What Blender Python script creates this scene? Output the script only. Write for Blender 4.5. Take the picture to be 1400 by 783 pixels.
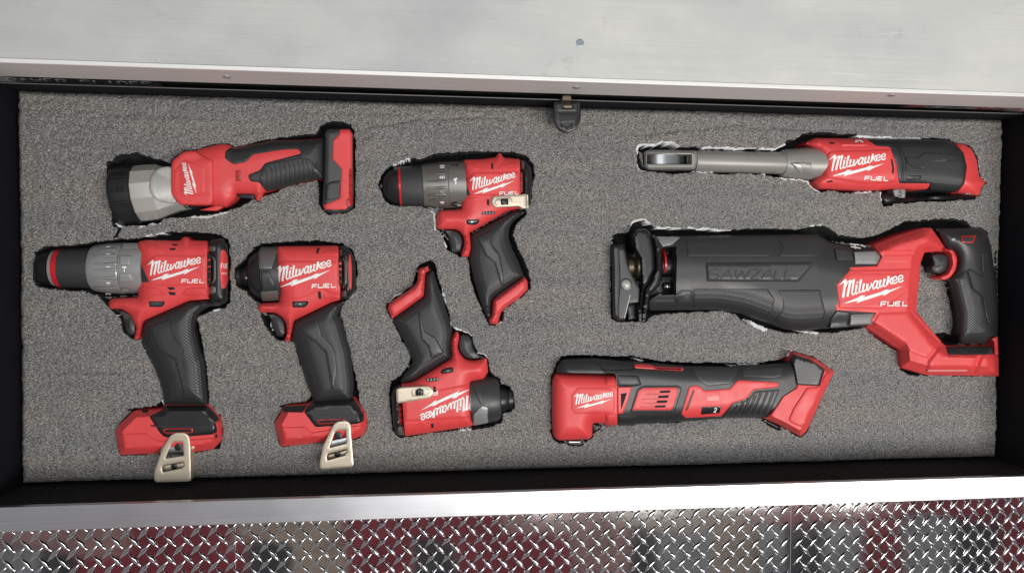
import bpy, bmesh, math, random
import numpy as np
from mathutils import Vector, Matrix, geometry

random.seed(7); rng = np.random.default_rng(7)
for o in list(bpy.data.objects): bpy.data.objects.remove(o)
scn = bpy.context.scene
COL = scn.collection

# ------------------------------------------------------------------ camera
FPX, W0, H0 = 1050.0, 1400.0, 783.0
RM = np.array([[0.9929573993198121, -0.0012060558320771875, -0.11846581179971331],
               [0.004146161819794396, 0.9996893945418165, 0.0245748607886239],
               [0.11839937701778358, -0.024892968283153332, 0.9926539818344833]])
CAM = np.array([-0.1280830575016705, 0.020887061510241296, 0.771199804186749])
cd = bpy.data.cameras.new('camera'); cam = bpy.data.objects.new('camera', cd); COL.objects.link(cam)
m4 = np.eye(4); m4[:3, :3] = RM; m4[:3, 3] = CAM
cam.matrix_world = Matrix(m4.tolist())
cd.sensor_width = 36; cd.lens = FPX / W0 * 36; cd.clip_start = 0.02; cd.clip_end = 50
scn.camera = cam

# ------------------------------------------------------------------ light
world = bpy.data.worlds.new("World"); scn.world = world; world.use_nodes = True
wb = world.node_tree.nodes['Background']
wb.inputs[0].default_value = (0.93, 0.96, 1.0, 1); wb.inputs[1].default_value = 0.30

def area(name, loc, target, sx, sy, power, color=(1, 1, 1)):
    l = bpy.data.lights.new(name, 'AREA'); l.shape = 'RECTANGLE'; l.size = sx; l.size_y = sy
    l.energy = power; l.color = color
    o = bpy.data.objects.new(name, l); COL.objects.link(o); o.location = loc
    z = (Vector(loc) - Vector(target)).normalized(); x = (Vector((1, 0, 0)) - z*z.x).normalized(); y = z.cross(x)
    o.rotation_euler = Matrix((x, y, z)).transposed().to_euler()
    return o
area('ceiling_lamp', (0.82, -0.58, 1.6), (0.2, -0.1, 0), 1.15, 0.40, 25, (1, 0.975, 0.94))
area('ceiling_lamp', (-0.1, 0.05, 2.0), (0, 0, 0), 1.0, 0.7, 10, (0.98, 0.99, 1))

scn.view_settings.view_transform = 'Standard'; scn.view_settings.look = 'None'
scn.view_settings.exposure = 0.08; scn.view_settings.gamma = 1.0

# ------------------------------------------------------------------ photogrammetry helpers
def px2w(p, z):
    """photo pixels (N,2) lying at height z (N) -> world points"""
    p = np.atleast_2d(np.asarray(p, float)); z = np.broadcast_to(np.asarray(z, float), (len(p),))
    d = np.stack([(p[:, 0] - W0/2)/FPX, -(p[:, 1] - H0/2)/FPX, -np.ones(len(p))], 1) @ RM.T
    t = (z - CAM[2]) / d[:, 2]
    return CAM + t[:, None]*d
def w2px(P):
    Y = (np.asarray(P, float) - CAM) @ RM
    return np.stack([W0/2 + FPX*Y[:, 0]/-Y[:, 2], H0/2 - FPX*Y[:, 1]/-Y[:, 2]], 1)
class Crop:
    def __init__(s, ox, oy, k): s.o = np.array([ox, oy], float); s.k = k
    def __call__(s, *pts): return [tuple(s.o + np.array(p, float)/s.k) for p in pts]

# ------------------------------------------------------------------ 2-D helpers
def inside(poly, P):
    poly = np.asarray(poly, float); x, y = P[:, 0], P[:, 1]
    r = np.zeros(len(P), bool); n = len(poly)
    for i in range(n):
        x1, y1 = poly[i]; x2, y2 = poly[(i+1) % n]
        if y1 == y2: continue
        c = ((y1 > y) != (y2 > y)) & (x < (x2-x1)*(y-y1)/(y2-y1)+x1)
        r ^= c
    return r
def dist(poly, P, closed=True):
    poly = np.asarray(poly, float); n = len(poly); d = np.full(len(P), 1e9)
    for i in range(n if closed else n-1):
        a = poly[i]; b = poly[(i+1) % n]; ab = b-a; L = max((ab*ab).sum(), 1e-9)
        t = np.clip(((P-a)@ab)/L, 0, 1)
        q = P - (a + t[:, None]*ab)
        d = np.minimum(d, np.hypot(q[:, 0], q[:, 1]))
    return d
def area2(poly):
    p = np.asarray(poly); x, y = p[:, 0], p[:, 1]
    return 0.5*np.sum(x*np.roll(y, -1)-np.roll(x, -1)*y)
def rounded(poly, rc):
    if rc <= 0: return [tuple(p) for p in poly]
    p = np.asarray(poly, float); n = len(p); out = []
    for i in range(n):
        a, b, c = p[i-1], p[i], p[(i+1) % n]
        u = a-b; v = c-b; lu = np.hypot(*u); lv = np.hypot(*v)
        if lu < 1e-6 or lv < 1e-6: out.append(tuple(b)); continue
        k = min(rc, .45*lu, .45*lv); A = b+u/lu*k; B = b+v/lv*k
        for t in (0, .33, .67, 1): out.append(tuple((1-t)**2*A+2*t*(1-t)*b+t*t*B))
    return out
def resample(poly, step):
    p = np.asarray(poly, float); out = []
    for i in range(len(p)):
        a, b = p[i], p[(i+1) % len(p)]; L = np.hypot(*(b-a))
        if L < 0.05: continue
        n = max(1, int(round(L/step)))
        for k in range(n): out.append(a+(b-a)*k/n)
    return np.array(out)
def prof(t, kind):
    t = np.clip(t, 0, 1)
    if kind == 'round': return np.sqrt(np.maximum(0, 1-(1-t)**2))
    if kind == 'chamfer': return t
    return t*t*(3-2*t)
# height functions (pixels above the foam top)
def pillow(poly, h0, h1, R, kind='round', rc=3):
    q = rounded(poly, rc)
    def H(P):
        d = np.where(inside(q, P), dist(q, P), 0)
        return h0+(h1-h0)*prof(d/R, kind)
    return H
def cylH(A, B, pr, zc, squash=1.0, floor=-20):
    A = np.array(A, float); B = np.array(B, float); u = (B-A)/np.hypot(*(B-A))
    ts = [a for a, _ in pr]; rs = [b for _, b in pr]
    def H(P):
        q = P-A; t = q@u; d = q[:, 0]*u[1]-q[:, 1]*u[0]
        r = np.interp(t, ts, rs)
        return np.maximum(floor, zc+squash*np.sqrt(np.maximum(r*r-d*d, 0)))
    return H
def const(h): return lambda P: np.full(len(P), float(h))
def plus(H, k): return lambda P: H(P)+k
def hmax(*hs): return lambda P: np.max([h(P) for h in hs], 0)

# ------------------------------------------------------------------ object helpers
class Tool:
    """an Empty at the base of a tool; parts are its children"""
    def __init__(s, name, label, cat, centre, group=None):
        s.S = float(np.linalg.norm(px2w([(centre[0]+1, centre[1])], 0)-px2w([centre], 0)))
        c = px2w([centre], 0)[0]; s.c = np.array([c[0], c[1], -0.021])
        s.root = bpy.data.objects.new(name, None); COL.objects.link(s.root)
        s.root.location = s.c; s.root.empty_display_size = .02
        s.root['label'] = label; s.root['category'] = cat
        if group: s.root['group'] = group
        s.sil = []
        TOOLS.append(s)
    def w(s, P, h): 
        return px2w(P, np.asarray(h)*s.S)
TOOLS = []
FLOOR = -28.0

def mesh_obj(name, verts, faces, mat, parent=None, origin=None, smooth=True, sharp=38):
    me = bpy.data.meshes.new(name)
    v = np.asarray(verts, float)
    if origin is not None: v = v-origin
    me.from_pydata(v.tolist(), [], faces); me.update()
    if smooth:
        me.polygons.foreach_set('use_smooth', [True]*len(me.polygons))
        me.set_sharp_from_angle(angle=math.radians(sharp))
    if mat is not None: me.materials.append(mat)
    o = bpy.data.objects.new(name, me); COL.objects.link(o)
    if parent is not None: o.parent = parent
    return o

def patch(t, name, poly, H, mat, off=0.0, e=None, r=1.6, step=3.0, body=False, depth=2.5, kind='round',
          rc=2.0, holes=(), parent=None, sharp=38, rings=()):
    """a moulded piece: outline poly, surface = H+off, its edge rolled down by e over r pixels, with side walls"""
    if e is None: e = max(0.0, off)
    q = rounded(poly, rc)
    if area2(q) < 0: q = q[::-1]
    B = resample(q, step); nb = len(B); loops = [list(range(nb))]
    allb = [B]; tot = nb; hq = []
    for hl in holes:
        h = rounded(hl, 1.0)
        if area2(h) > 0: h = h[::-1]
        hb = resample(h, step); loops.append(list(range(tot, tot+len(hb)))); tot += len(hb); allb.append(hb); hq.append(h)
    BB = np.concatenate(allb)
    # rings just inside the outline carry the rolled edge
    extra = []
    for b in allb:
        tg = np.roll(b, -1, 0)-np.roll(b, 1, 0); L = np.hypot(tg[:, 0], tg[:, 1])+1e-9
        nrm = np.stack([-tg[:, 1]/L, tg[:, 0]/L], 1)
        for k in [0.3*r, r]+list(rings):
            extra.append((b+nrm*k, k))
    def dd(P):
        d = dist(q, P)
        for h in hq: d = np.minimum(d, dist(h, P))
        return d
    def ins(P):
        i = inside(q, P)
        for h in hq: i &= ~inside(h, P)
        return i
    pts = []
    for P, k in extra:
        ok = ins(P) & (dd(P) > k*0.9-1e-6); pts.append(P[ok])
    mn, mx = BB.min(0), BB.max(0)
    gx = np.arange(mn[0], mx[0]+step, step); gy = np.arange(mn[1], mx[1]+step, step*.87)
    G = np.array([(x+(step/2 if j % 2 else 0), y) for j, y in enumerate(gy) for x in gx])
    if len(G):
        ok = ins(G); G = G[ok]
        if len(G): G = G[dd(G) > r+step*.45]
        pts.append(G)
    allp = np.concatenate([BB]+[p for p in pts if len(p)])
    # de-duplicate close points
    keep = []; seen = {}
    for i, p in enumerate(allp):
        key = (int(p[0]/0.35), int(p[1]/0.35))
        if i < len(BB) or key not in seen: keep.append(i)
        seen[key] = 1
    allp = allp[keep]
    edges = []
    for l in loops: edges += [(l[i], l[(i+1) % len(l)]) for i in range(len(l))]
    res = geometry.delaunay_2d_cdt([Vector((a, b)) for a, b in allp], edges, [], 0, 1e-4)
    P = np.array([(v.x, v.y) for v in res[0]]); F = np.array([list(f) for f in res[2]])
    ok = ins(P[F].mean(1)); F = F[ok]
    d = dd(P)
    h = H(P)+off-e*(1-prof(d/max(r, .01), kind))
    # boundary edges
    cnt = {}
    for f in F:
        for a, b in ((f[0], f[1]), (f[1], f[2]), (f[2], f[0])): cnt[(a, b)] = cnt.get((a, b), 0)+1
    bd = [(a, b) for (a, b) in cnt if (b, a) not in cnt]
    V = t.w(P, h)
    n = len(V); ids = {}
    low = []
    for a, b in bd:
        for k in (a, b):
            if k not in ids:
                ids[k] = n+len(low); v = V[k].copy()
                v[2] = FLOOR*t.S if body else v[2]-depth*t.S
                low.append(v)
    faces = [tuple(int(x) for x in f[::-1]) for f in F]   # photo y runs down: flip
    faces += [(int(a), int(b), ids[b], ids[a]) for a, b in bd]
    V = np.concatenate([V, np.array(low)]) if low else V
    if body: t.sil.append(q)
    return mesh_obj(name, V, faces, mat, parent if parent is not None else t.root, t.c, sharp=sharp)

def child_of(o, p):
    o.parent = p; return o

def lathe(t, name, A, B, pr, zc, mat, seg=40, ang0=0.0, flat=False, parent=None, sharp=30, squash=1.0):
    """a turned part about the axis A->B (photo pixels), profile (distance, radius) in pixels"""
    A = np.array(A, float); B = np.array(B, float)
    vis = zc+.7*float(np.mean([r for _, r in pr]))   # the height at which the outline is seen
    a3 = t.w([A], [vis])[0]; b3 = t.w([B], [vis])[0]; a3[2] = b3[2] = zc*t.S
    L = np.hypot(*(B-A)); u = (b3-a3)/L; S = np.linalg.norm(u); un = u/S
    up = np.array([0, 0, 1.0]); side = np.cross(un, up); side /= np.linalg.norm(side); up = np.cross(side, un)
    V = []; Fc = []
    for (x, r) in pr:
        c = a3+u*x
        for k in range(seg):
            g = 2*math.pi*k/seg+ang0
            V.append(c+S*r*(side*math.cos(g)+up*math.sin(g)*squash))
    for i in range(len(pr)-1):
        for k in range(seg):
            k2 = (k+1) % seg
            Fc.append((i*seg+k, i*seg+k2, (i+1)*seg+k2, (i+1)*seg+k))
    Fc.append(tuple(range(seg)[::-1])); Fc.append(tuple((len(pr)-1)*seg+k for k in range(seg)))
    V = np.array(V); V[:, 2] = np.maximum(V[:, 2], FLOOR*t.S)
    n = np.array([-(B-A)[1], (B-A)[0]])/L; us = (B-A)/L
    t.sil.append([tuple(A+us*x+n*r) for x, r in pr]+[tuple(A+us*x-n*r) for x, r in pr[::-1]])
    return mesh_obj(name, V, Fc, mat, parent if parent is not None else t.root, t.c, smooth=not flat, sharp=sharp)

def disc(t, name, c, r, h, mat, thick=2.0, dome=0.25, seg=20, parent=None, inner=None):
    """round screw head / dot with its axis up"""
    g = np.linspace(0, 2*math.pi, seg, endpoint=False)
    rings = [(r, h-thick), (r, h-.3), (r*.85, h)] + ([(r*.5, h+dome), (r*.45, h-1.0)] if inner else [(r*.4, h+dome)])
    V = []; Fc = []
    S = t.S; c0 = t.w([c], [h])[0]
    for rr, z in rings:
        for a in g: V.append((c0[0]+S*rr*math.cos(a), c0[1]+S*rr*math.sin(a), S*z))
    for i in range(len(rings)-1):
        for k in range(seg):
            k2 = (k+1) % seg; Fc.append((i*seg+k, i*seg+k2, (i+1)*seg+k2, (i+1)*seg+k))
    Fc.append(tuple((len(rings)-1)*seg+k for k in range(seg)))
    return mesh_obj(name, V, Fc, mat, parent if parent is not None else t.root, t.c)

def stroke_quads(pts, w, H, off, P, F, t, w1=None, step=1.5):
    """a ribbon along pts (pixels)"""
    p = np.asarray(pts, float); q = [p[0]]; ws = [w]
    seg = np.hypot(*(p[1:]-p[:-1]).T); tot = max(seg.sum(), 1e-6); acc = 0
    for i in range(len(p)-1):
        n = max(1, int(math.ceil(seg[i]/step)))
        for k in range(1, n+1):
            q.append(p[i]+(p[i+1]-p[i])*k/n)
            f = (acc+seg[i]*k/n)/tot
            ws.append(w+((w1 if w1 is not None else w)-w)*f)
        acc += seg[i]
    q = np.array(q); tg = np.gradient(q, axis=0); L = np.hypot(tg[:, 0], tg[:, 1])+1e-9
    nr = np.stack([-tg[:, 1]/L, tg[:, 0]/L], 1)*np.array(ws)[:, None]/2
    l, r = q+nr, q-nr
    hl = H(l)+off; hr = H(r)+off
    base = len(P); Vl = t.w(l, hl); Vr = t.w(r, hr)
    for a, b in zip(Vl, Vr): P.append(a); P.append(b)
    for i in range(len(q)-1):
        F.append((base+2*i, base+2*i+1, base+2*i+3, base+2*i+2))

def ridge(t, name, pts, w, H, mat, off=0.5, parent=None):
    """a raised moulded line"""
    p = np.asarray(pts, float); q = []
    for i in range(len(p)-1):
        n = max(1, int(np.hypot(*(p[i+1]-p[i]))/2.5))
        q += [p[i]+(p[i+1]-p[i])*k/n for k in range(n)]
    q.append(p[-1]); q = np.array(q)
    tg = np.gradient(q, axis=0); L = np.hypot(tg[:, 0], tg[:, 1])+1e-9
    nr = np.stack([-tg[:, 1]/L, tg[:, 0]/L], 1)*w/2
    rows = [q+nr, q+nr*.4, q-nr*.4, q-nr]; hs = [H(rows[0])-.4, H(rows[1])+off, H(rows[2])+off, H(rows[3])-.4]
    n = len(q); V = np.concatenate([t.w(a, b) for a, b in zip(rows, hs)]); F = []
    for k in range(3):
        for i in range(n-1): F.append((k*n+i, (k+1)*n+i, (k+1)*n+i+1, k*n+i+1))
    return mesh_obj(name, V, F, mat, parent if parent is not None else t.root, t.c)
# ------------------------------------------------------------------ materials
def mat(name, col, rough=.5, metal=0.0, bump=None, mott=0.0, spec=None, coat=0.0, mscale=60, aniso=None, rvar=0.0):
    m = bpy.data.materials.new(name); m.use_nodes = True; nt = m.node_tree; N = nt.nodes; L = nt.links
    b = N['Principled BSDF']
    b.inputs['Base Color'].default_value = (*col, 1); b.inputs['Roughness'].default_value = rough
    b.inputs['Metallic'].default_value = metal
    if spec is not None: b.inputs['Specular IOR Level'].default_value = spec
    if coat: b.inputs['Coat Weight'].default_value = coat; b.inputs['Coat Roughness'].default_value = .25
    tc = N.new('ShaderNodeTexCoord')
    if mott:
        n = N.new('ShaderNodeTexNoise'); n.inputs['Scale'].default_value = mscale; n.inputs['Detail'].default_value = 5
        L.new(tc.outputs['Object'], n.inputs['Vector'])
        r = N.new('ShaderNodeMapRange'); r.inputs[1].default_value = .25; r.inputs[2].default_value = .75
        r.inputs[3].default_value = 1-mott; r.inputs[4].default_value = 1+mott
        L.new(n.outputs['Fac'], r.inputs[0])
        v = N.new('ShaderNodeVectorMath'); v.operation = 'SCALE'; v.inputs[0].default_value = col
        L.new(r.outputs[0], v.inputs['Scale']); L.new(v.outputs[0], b.inputs['Base Color'])
    if rvar:
        n = N.new('ShaderNodeTexNoise'); n.inputs['Scale'].default_value = 45; n.inputs['Detail'].default_value = 6
        L.new(tc.outputs['Object'], n.inputs['Vector'])
        r = N.new('ShaderNodeMapRange'); r.inputs[1].default_value = .3; r.inputs[2].default_value = .7
        r.inputs[3].default_value = rough-rvar; r.inputs[4].default_value = rough+rvar
        L.new(n.outputs['Fac'], r.inputs[0]); L.new(r.outputs[0], b.inputs['Roughness'])
    if bump:
        kind, scale, strength = bump
        if kind == 'noise':
            n = N.new('ShaderNodeTexNoise'); n.inputs['Scale'].default_value = scale; n.inputs['Detail'].default_value = 3
            out = n.outputs['Fac']
        else:
            n = N.new('ShaderNodeTexVoronoi'); n.inputs['Scale'].default_value = scale
            n.inputs['Randomness'].default_value = .0 if kind == 'grid' else 1.0
            out = n.outputs['Distance']
        if kind == 'grid':
            mp = N.new('ShaderNodeMapping'); mp.inputs['Rotation'].default_value = (0, 0, .785)
            L.new(tc.outputs['Object'], mp.inputs['Vector']); L.new(mp.outputs[0], n.inputs['Vector'])
        else: L.new(tc.outputs['Object'], n.inputs['Vector'])
        bm = N.new('ShaderNodeBump'); bm.inputs['Strength'].default_value = strength; bm.inputs['Distance'].default_value = .0006
        L.new(out, bm.inputs['Height']); L.new(bm.outputs[0], b.inputs['Normal'])
    return m
RED = mat('red_plastic', (.68, .056, .058), .46, bump=('noise', 2600, .12), mott=.06, rvar=.10)
RED2 = mat('red_lever_plastic', (.42, .018, .018), .3)
DKRED = mat('dark_red_plastic', (.13, .008, .008), .5)
RUB = mat('black_rubber', (.024, .024, .0245), .40, bump=('noise', 2200, .15), mott=.12, rvar=.06)
GRIP = mat('textured_rubber', (.022, .022, .023), .38, bump=('grid', 500, .75), mott=.1)
INLAY = mat('smooth_rubber', (.027, .027, .028), .36, bump=('noise', 2200, .1), mott=.08)
BLK = mat('black_plastic', (.012, .012, .013), .34, mott=.1, rvar=.06)
CHARC = mat('charcoal_plastic', (.038, .038, .039), .38, bump=('noise', 2200, .12), mott=.08)
PIT = mat('dark_recess', (.004, .004, .004), .8)
KNURL = mat('knurled_sleeve', (.032, .032, .034), .5, bump=('grid', 700, .7))
GEAR = mat('cast_grey', (.35, .35, .345), .36, metal=.4, mott=.06, rvar=.05)
GEARD = mat('dark_cast_grey', (.19, .183, .17), .36, metal=.5, mott=.08)
LGREY = mat('light_cast_grey', (.33, .33, .32), .4, metal=.35, mott=.05)
BARG = mat('matt_grey', (.19, .19, .185), .5, metal=.15, mott=.06)
SHAFT = mat('grey_painted_steel', (.26, .25, .23), .40, metal=.25, mott=.05, bump=('noise', 1800, .08))
SILV = mat('satin_silver', (.48, .465, .43), .36, metal=.4, mott=.04, bump=('noise', 2200, .06))
STEEL = mat('polished_steel', (.36, .37, .38), .3, metal=1.0)
CLIP = mat('beige_metal', (.56, .485, .375), .36, metal=.45, mott=.05, bump=('noise', 1800, .05))
WHITE = mat('white_print', (.82, .81, .78), .5)
GREYP = mat('grey_print', (.34, .34, .34), .5)
PINKP = mat('faded_pink_print', (.75, .3, .27), .5)
DOME = mat('satin_dome', (.43, .42, .40), .5, metal=.2, mott=.04)
BRASS = mat('dull_brass', (.13, .11, .075), .35, metal=.8)
REDRING = mat('red_anodised', (.62, .02, .03), .3, metal=.2)

# ------------------------------------------------------------------ lettering (stroke outlines in the frame of the emblem)
EM = Crop(1140, 360, 11.18)
EL, ER = np.array((155., 605.)), np.array((1045., 340.))
E_ARC = lambda dx, dy: [(906+dx, 266+dy), (952+dx, 244+dy), (954+dx, 214+dy), (930+dx, 200+dy), (900+dx, 222+dy), (888+dx, 264+dy), (898+dx, 298+dy), (926+dx, 306+dy), (966+dx, 276+dy)]
SCRIPT = [([(88, 332), (190, 248)], 10, 36), ([(182, 252), (146, 522)], 40, 34), ([(162, 400), (212, 285), (262, 262)], 14, 22), ([(256, 256), (210, 506)], 40, 36),
          ([(226, 390), (270, 280), (316, 244)], 14, 22), ([(308, 246), (278, 440), (290, 480), (322, 458)], 40, 22), ([(350, 325), (332, 440), (346, 464), (378, 440)], 36, 20), ([(348, 300), (374, 284)], 26, 26),
          ([(416, 246), (386, 420), (402, 442), (434, 424)], 38, 22), ([(460, 306), (440, 410), (458, 428), (500, 396)], 36, 22), ([(516, 310), (502, 396), (520, 410), (574, 330), (568, 296)], 36, 20),
          ([(662, 268), (625, 272), (598, 318), (590, 372), (608, 392), (650, 340)], 26, 22), ([(668, 262), (648, 362), (666, 380), (692, 366)], 36, 22), ([(712, 252), (694, 340), (708, 364), (748, 326)], 36, 20),
          ([(770, 236), (750, 334), (764, 352), (796, 338)], 36, 20), ([(832, 196), (806, 330)], 40, 36), ([(896, 214), (842, 262)], 30, 20), ([(842, 262), (870, 308), (892, 314)], 32, 20),
          (E_ARC(0, 0), 20, 24), (E_ARC(88, -21), 20, 24)]
BOLT = [(155, 605), (365, 522), (402, 490), (482, 484), (446, 516), (720, 432), (778, 402), (842, 392), (814, 414), (1045, 340), (850, 436), (800, 470), (742, 496), (764, 464), (520, 546), (430, 574), (345, 604), (370, 566), (200, 603)]
FUEL = [[(710, 650), (722, 583), (800, 583)], [(718, 617), (786, 617)], [(824, 576), (818, 640), (902, 640), (914, 576)], [(1012, 580), (940, 580), (930, 640), (1004, 640)], [(936, 610), (1000, 610)], [(1048, 576), (1040, 640), (1112, 640)]]
def emblem(t, L, R, H, fuel=True, off=.35, m=None, parent=None, fuelm=None, wk=.95):
    L = np.array(L); R = np.array(R)
    z = complex(*(R-L))/complex(*(ER-EL)); k = abs(z)
    def tf(p):
        w = (complex(*p)-complex(*EL))*z; return (L[0]+w.real, L[1]+w.imag)
    P, F = [], []
    for i, (pts, w0, w1) in enumerate(SCRIPT):
        # smooth the curves
        stroke_quads([tf(p) for p in pts], w0*k*wk, H, off+.01*i, P, F, t, w1*k*wk, step=1.2)
    lo = mesh_obj('script_logo', P, F, m or WHITE, parent or t.root, t.c, smooth=False)
    patch(t, 'lightning_bolt', [tf(p) for p in BOLT], plus(H, off), m or WHITE, off=.25, e=.1, r=.3, step=2.5, depth=.4, rc=0, parent=parent)
    if fuel:
        P, F = [], []
        for i, pts in enumerate(FUEL): stroke_quads([tf(p) for p in pts], 17*k, H, off+.01*i, P, F, t, step=1.5)
        mesh_obj('lettering', P, F, fuelm or WHITE, parent or t.root, t.c, smooth=False)
# stroke font, 0..1 wide, 0..1 up
GL = {'S': [[(.95, .85), (.75, 1), (.25, 1), (.05, .85), (.05, .6), (.25, .5), (.75, .5), (.95, .4), (.95, .15), (.75, 0), (.25, 0), (.05, .15)]],
      'A': [[(0, 0), (.5, 1), (1, 0)], [(.2, .33), (.8, .33)]], 'W': [[(0, 1), (.25, 0), (.5, .8), (.75, 0), (1, 1)]],
      'Z': [[(.05, 1), (.95, 1), (.05, 0), (.95, 0)]], 'L': [[(.1, 1), (.1, 0), (.9, 0)]], 'E': [[(.9, 1), (.1, 1), (.1, 0), (.9, 0)], [(.1, .5), (.8, .5)]],
      'D': [[(.1, 0), (.1, 1), (.6, 1), (.9, .75), (.9, .25), (.6, 0), (.1, 0)]], 'R': [[(.1, 0), (.1, 1), (.7, 1), (.9, .85), (.9, .6), (.7, .48), (.1, .48)], [(.55, .48), (.9, 0)]],
      'I': [[(.5, 0), (.5, 1)]], 'F': [[(.1, 0), (.1, 1), (.9, 1)], [(.1, .5), (.75, .5)]], 'U': [[(.1, 1), (.1, .2), (.3, 0), (.7, 0), (.9, .2), (.9, 1)]],
      'P': [[(.1, 0), (.1, 1), (.7, 1), (.9, .85), (.9, .6), (.7, .48), (.1, .48)]], 'T': [[(0, 1), (1, 1)], [(.5, 1), (.5, 0)]],
      'M': [[(.05, 0), (.05, 1), (.5, .35), (.95, 1), (.95, 0)]], '1': [[(.25, .8), (.5, 1), (.5, 0)]], '2': [[(.1, .8), (.3, 1), (.7, 1), (.9, .8), (.9, .6), (.1, 0), (.9, 0)]],
      '4': [[(.75, 0), (.75, 1), (.05, .3), (.98, .3)]], '6': [[(.85, .95), (.35, .9), (.1, .5), (.1, .2), (.3, 0), (.7, 0), (.9, .2), (.9, .4), (.7, .55), (.3, .55), (.1, .4)]],
      '8': [[(.5, .52), (.2, .65), (.2, .88), (.4, 1), (.6, 1), (.8, .88), (.8, .65), (.5, .52), (.15, .35), (.15, .12), (.35, 0), (.65, 0), (.85, .12), (.85, .35), (.5, .52)]],
      '0': [[(.5, 0), (.15, .15), (.1, .5), (.15, .85), (.5, 1), (.85, .85), (.9, .5), (.85, .15), (.5, 0)]], ' ': []}
def text(t, name, s, O, ux, uy, H, m, w=1.0, gap=.25, off=.35, raise_=0.0, parent=None):
    """s from lower-left O; ux = one letter's width vector, uy = cap height vector (photo pixels)"""
    O = np.array(O, float); ux = np.array(ux, float); uy = np.array(uy, float); P, F = [], []
    x = 0.0; i = 0
    for ch in s:
        for st in GL[ch]:
            pts = [O+ux*(x+a)+uy*b for a, b in st]
            stroke_quads(pts, w, H, off+.012*(i % 5), P, F, t); i += 1
        x += 1+gap
    return mesh_obj(name, P, F, m, parent or t.root, t.c, smooth=False)
# ------------------------------------------------------------------ setting materials
def brushed(name, col, rough, metal, scale=(4, 900, 900), amt=.10, bump=.06, blot=0.0, aniso=0.0):
    m = bpy.data.materials.new(name); m.use_nodes = True; nt = m.node_tree; N = nt.nodes; L = nt.links; b = N['Principled BSDF']
    b.inputs['Metallic'].default_value = metal; b.inputs['Roughness'].default_value = rough
    tc = N.new('ShaderNodeTexCoord'); mp = N.new('ShaderNodeMapping'); mp.inputs['Scale'].default_value = scale
    L.new(tc.outputs['Object'], mp.inputs['Vector'])
    n = N.new('ShaderNodeTexNoise'); n.inputs['Scale'].default_value = 1; n.inputs['Detail'].default_value = 4
    L.new(mp.outputs[0], n.inputs['Vector'])
    r = N.new('ShaderNodeMapRange'); r.inputs[1].default_value = .25; r.inputs[2].default_value = .75; r.inputs[3].default_value = 1-amt; r.inputs[4].default_value = 1+amt
    L.new(n.outputs['Fac'], r.inputs[0])
    val = r.outputs[0]
    v = N.new('ShaderNodeVectorMath'); v.operation = 'SCALE'; v.inputs[0].default_value = col
    L.new(val, v.inputs['Scale']); out = v.outputs[0]
    rr = N.new('ShaderNodeMapRange'); rr.inputs[1].default_value = .3; rr.inputs[2].default_value = .7
    rr.inputs[3].default_value = rough*.85; rr.inputs[4].default_value = rough*1.2
    n3 = N.new('ShaderNodeTexNoise'); n3.inputs['Scale'].default_value = 9; n3.inputs['Detail'].default_value = 7
    L.new(tc.outputs['Object'], n3.inputs['Vector']); L.new(n3.outputs['Fac'], rr.inputs[0]); L.new(rr.outputs[0], b.inputs['Roughness'])
    if blot:
        # greyish handling stains and rubbed patches
        n2 = N.new('ShaderNodeTexNoise'); n2.inputs['Scale'].default_value = 7; n2.inputs['Detail'].default_value = 8; n2.inputs['Roughness'].default_value = .62
        mp2 = N.new('ShaderNodeMapping'); mp2.inputs['Scale'].default_value = (.8, 1.3, 1); L.new(tc.outputs['Object'], mp2.inputs['Vector']); L.new(mp2.outputs[0], n2.inputs['Vector'])
        cr = N.new('ShaderNodeValToRGB'); e = cr.color_ramp.elements
        e[0].position = .30; e[0].color = (.62, .63, .68, 1); e[1].position = .62; e[1].color = (1, .985, .95, 1)
        L.new(n2.outputs['Fac'], cr.inputs[0])
        mx = N.new('ShaderNodeMix'); mx.data_type = 'RGBA'; mx.blend_type = 'MULTIPLY'; mx.inputs[0].default_value = blot
        L.new(out, mx.inputs[6]); L.new(cr.outputs[0], mx.inputs[7]); out = mx.outputs[2]
        # sparse smudges
        n4 = N.new('ShaderNodeTexNoise'); n4.inputs['Scale'].default_value = 22; n4.inputs['Detail'].default_value = 6; n4.inputs['Roughness'].default_value = .7
        L.new(tc.outputs['Object'], n4.inputs['Vector'])
        cr2 = N.new('ShaderNodeValToRGB'); e = cr2.color_ramp.elements
        e[0].position = .27; e[0].color = (.74, .73, .69, 1); e[1].position = .38; e[1].color = (1, 1, 1, 1)
        L.new(n4.outputs['Fac'], cr2.inputs[0])
        mx2 = N.new('ShaderNodeMix'); mx2.data_type = 'RGBA'; mx2.blend_type = 'MULTIPLY'; mx2.inputs[0].default_value = .8
        L.new(out, mx2.inputs[6]); L.new(cr2.outputs[0], mx2.inputs[7]); out = mx2.outputs[2]
    L.new(out, b.inputs['Base Color'])
    bm = N.new('ShaderNodeBump'); bm.inputs['Strength'].default_value = bump; bm.inputs['Distance'].default_value = .0004
    L.new(n.outputs['Fac'], bm.inputs['Height']); L.new(bm.outputs[0], b.inputs['Normal'])
    return m
ALU_TOP = brushed('brushed_aluminium_top', (.60, .605, .58), .62, .2, scale=(5, 700, 700), amt=.05, blot=.65)
ALU_FACE = brushed('aluminium_fascia', (.74, .69, .665), .5, .2, amt=.1)
ALU_RIM = brushed('brushed_rim', (.62, .63, .65), 0.32, 1.0, scale=(6, 1400, 1400), amt=.08, bump=.1)
DARKAL = mat('dull_aluminium', (.16, .13, .135), .5, metal=.4)
LINING = mat('black_lining', (.021, .0205, .0205), .95, bump=('noise', 700, 1.0), mott=.8, mscale=420, spec=.1)
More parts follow.
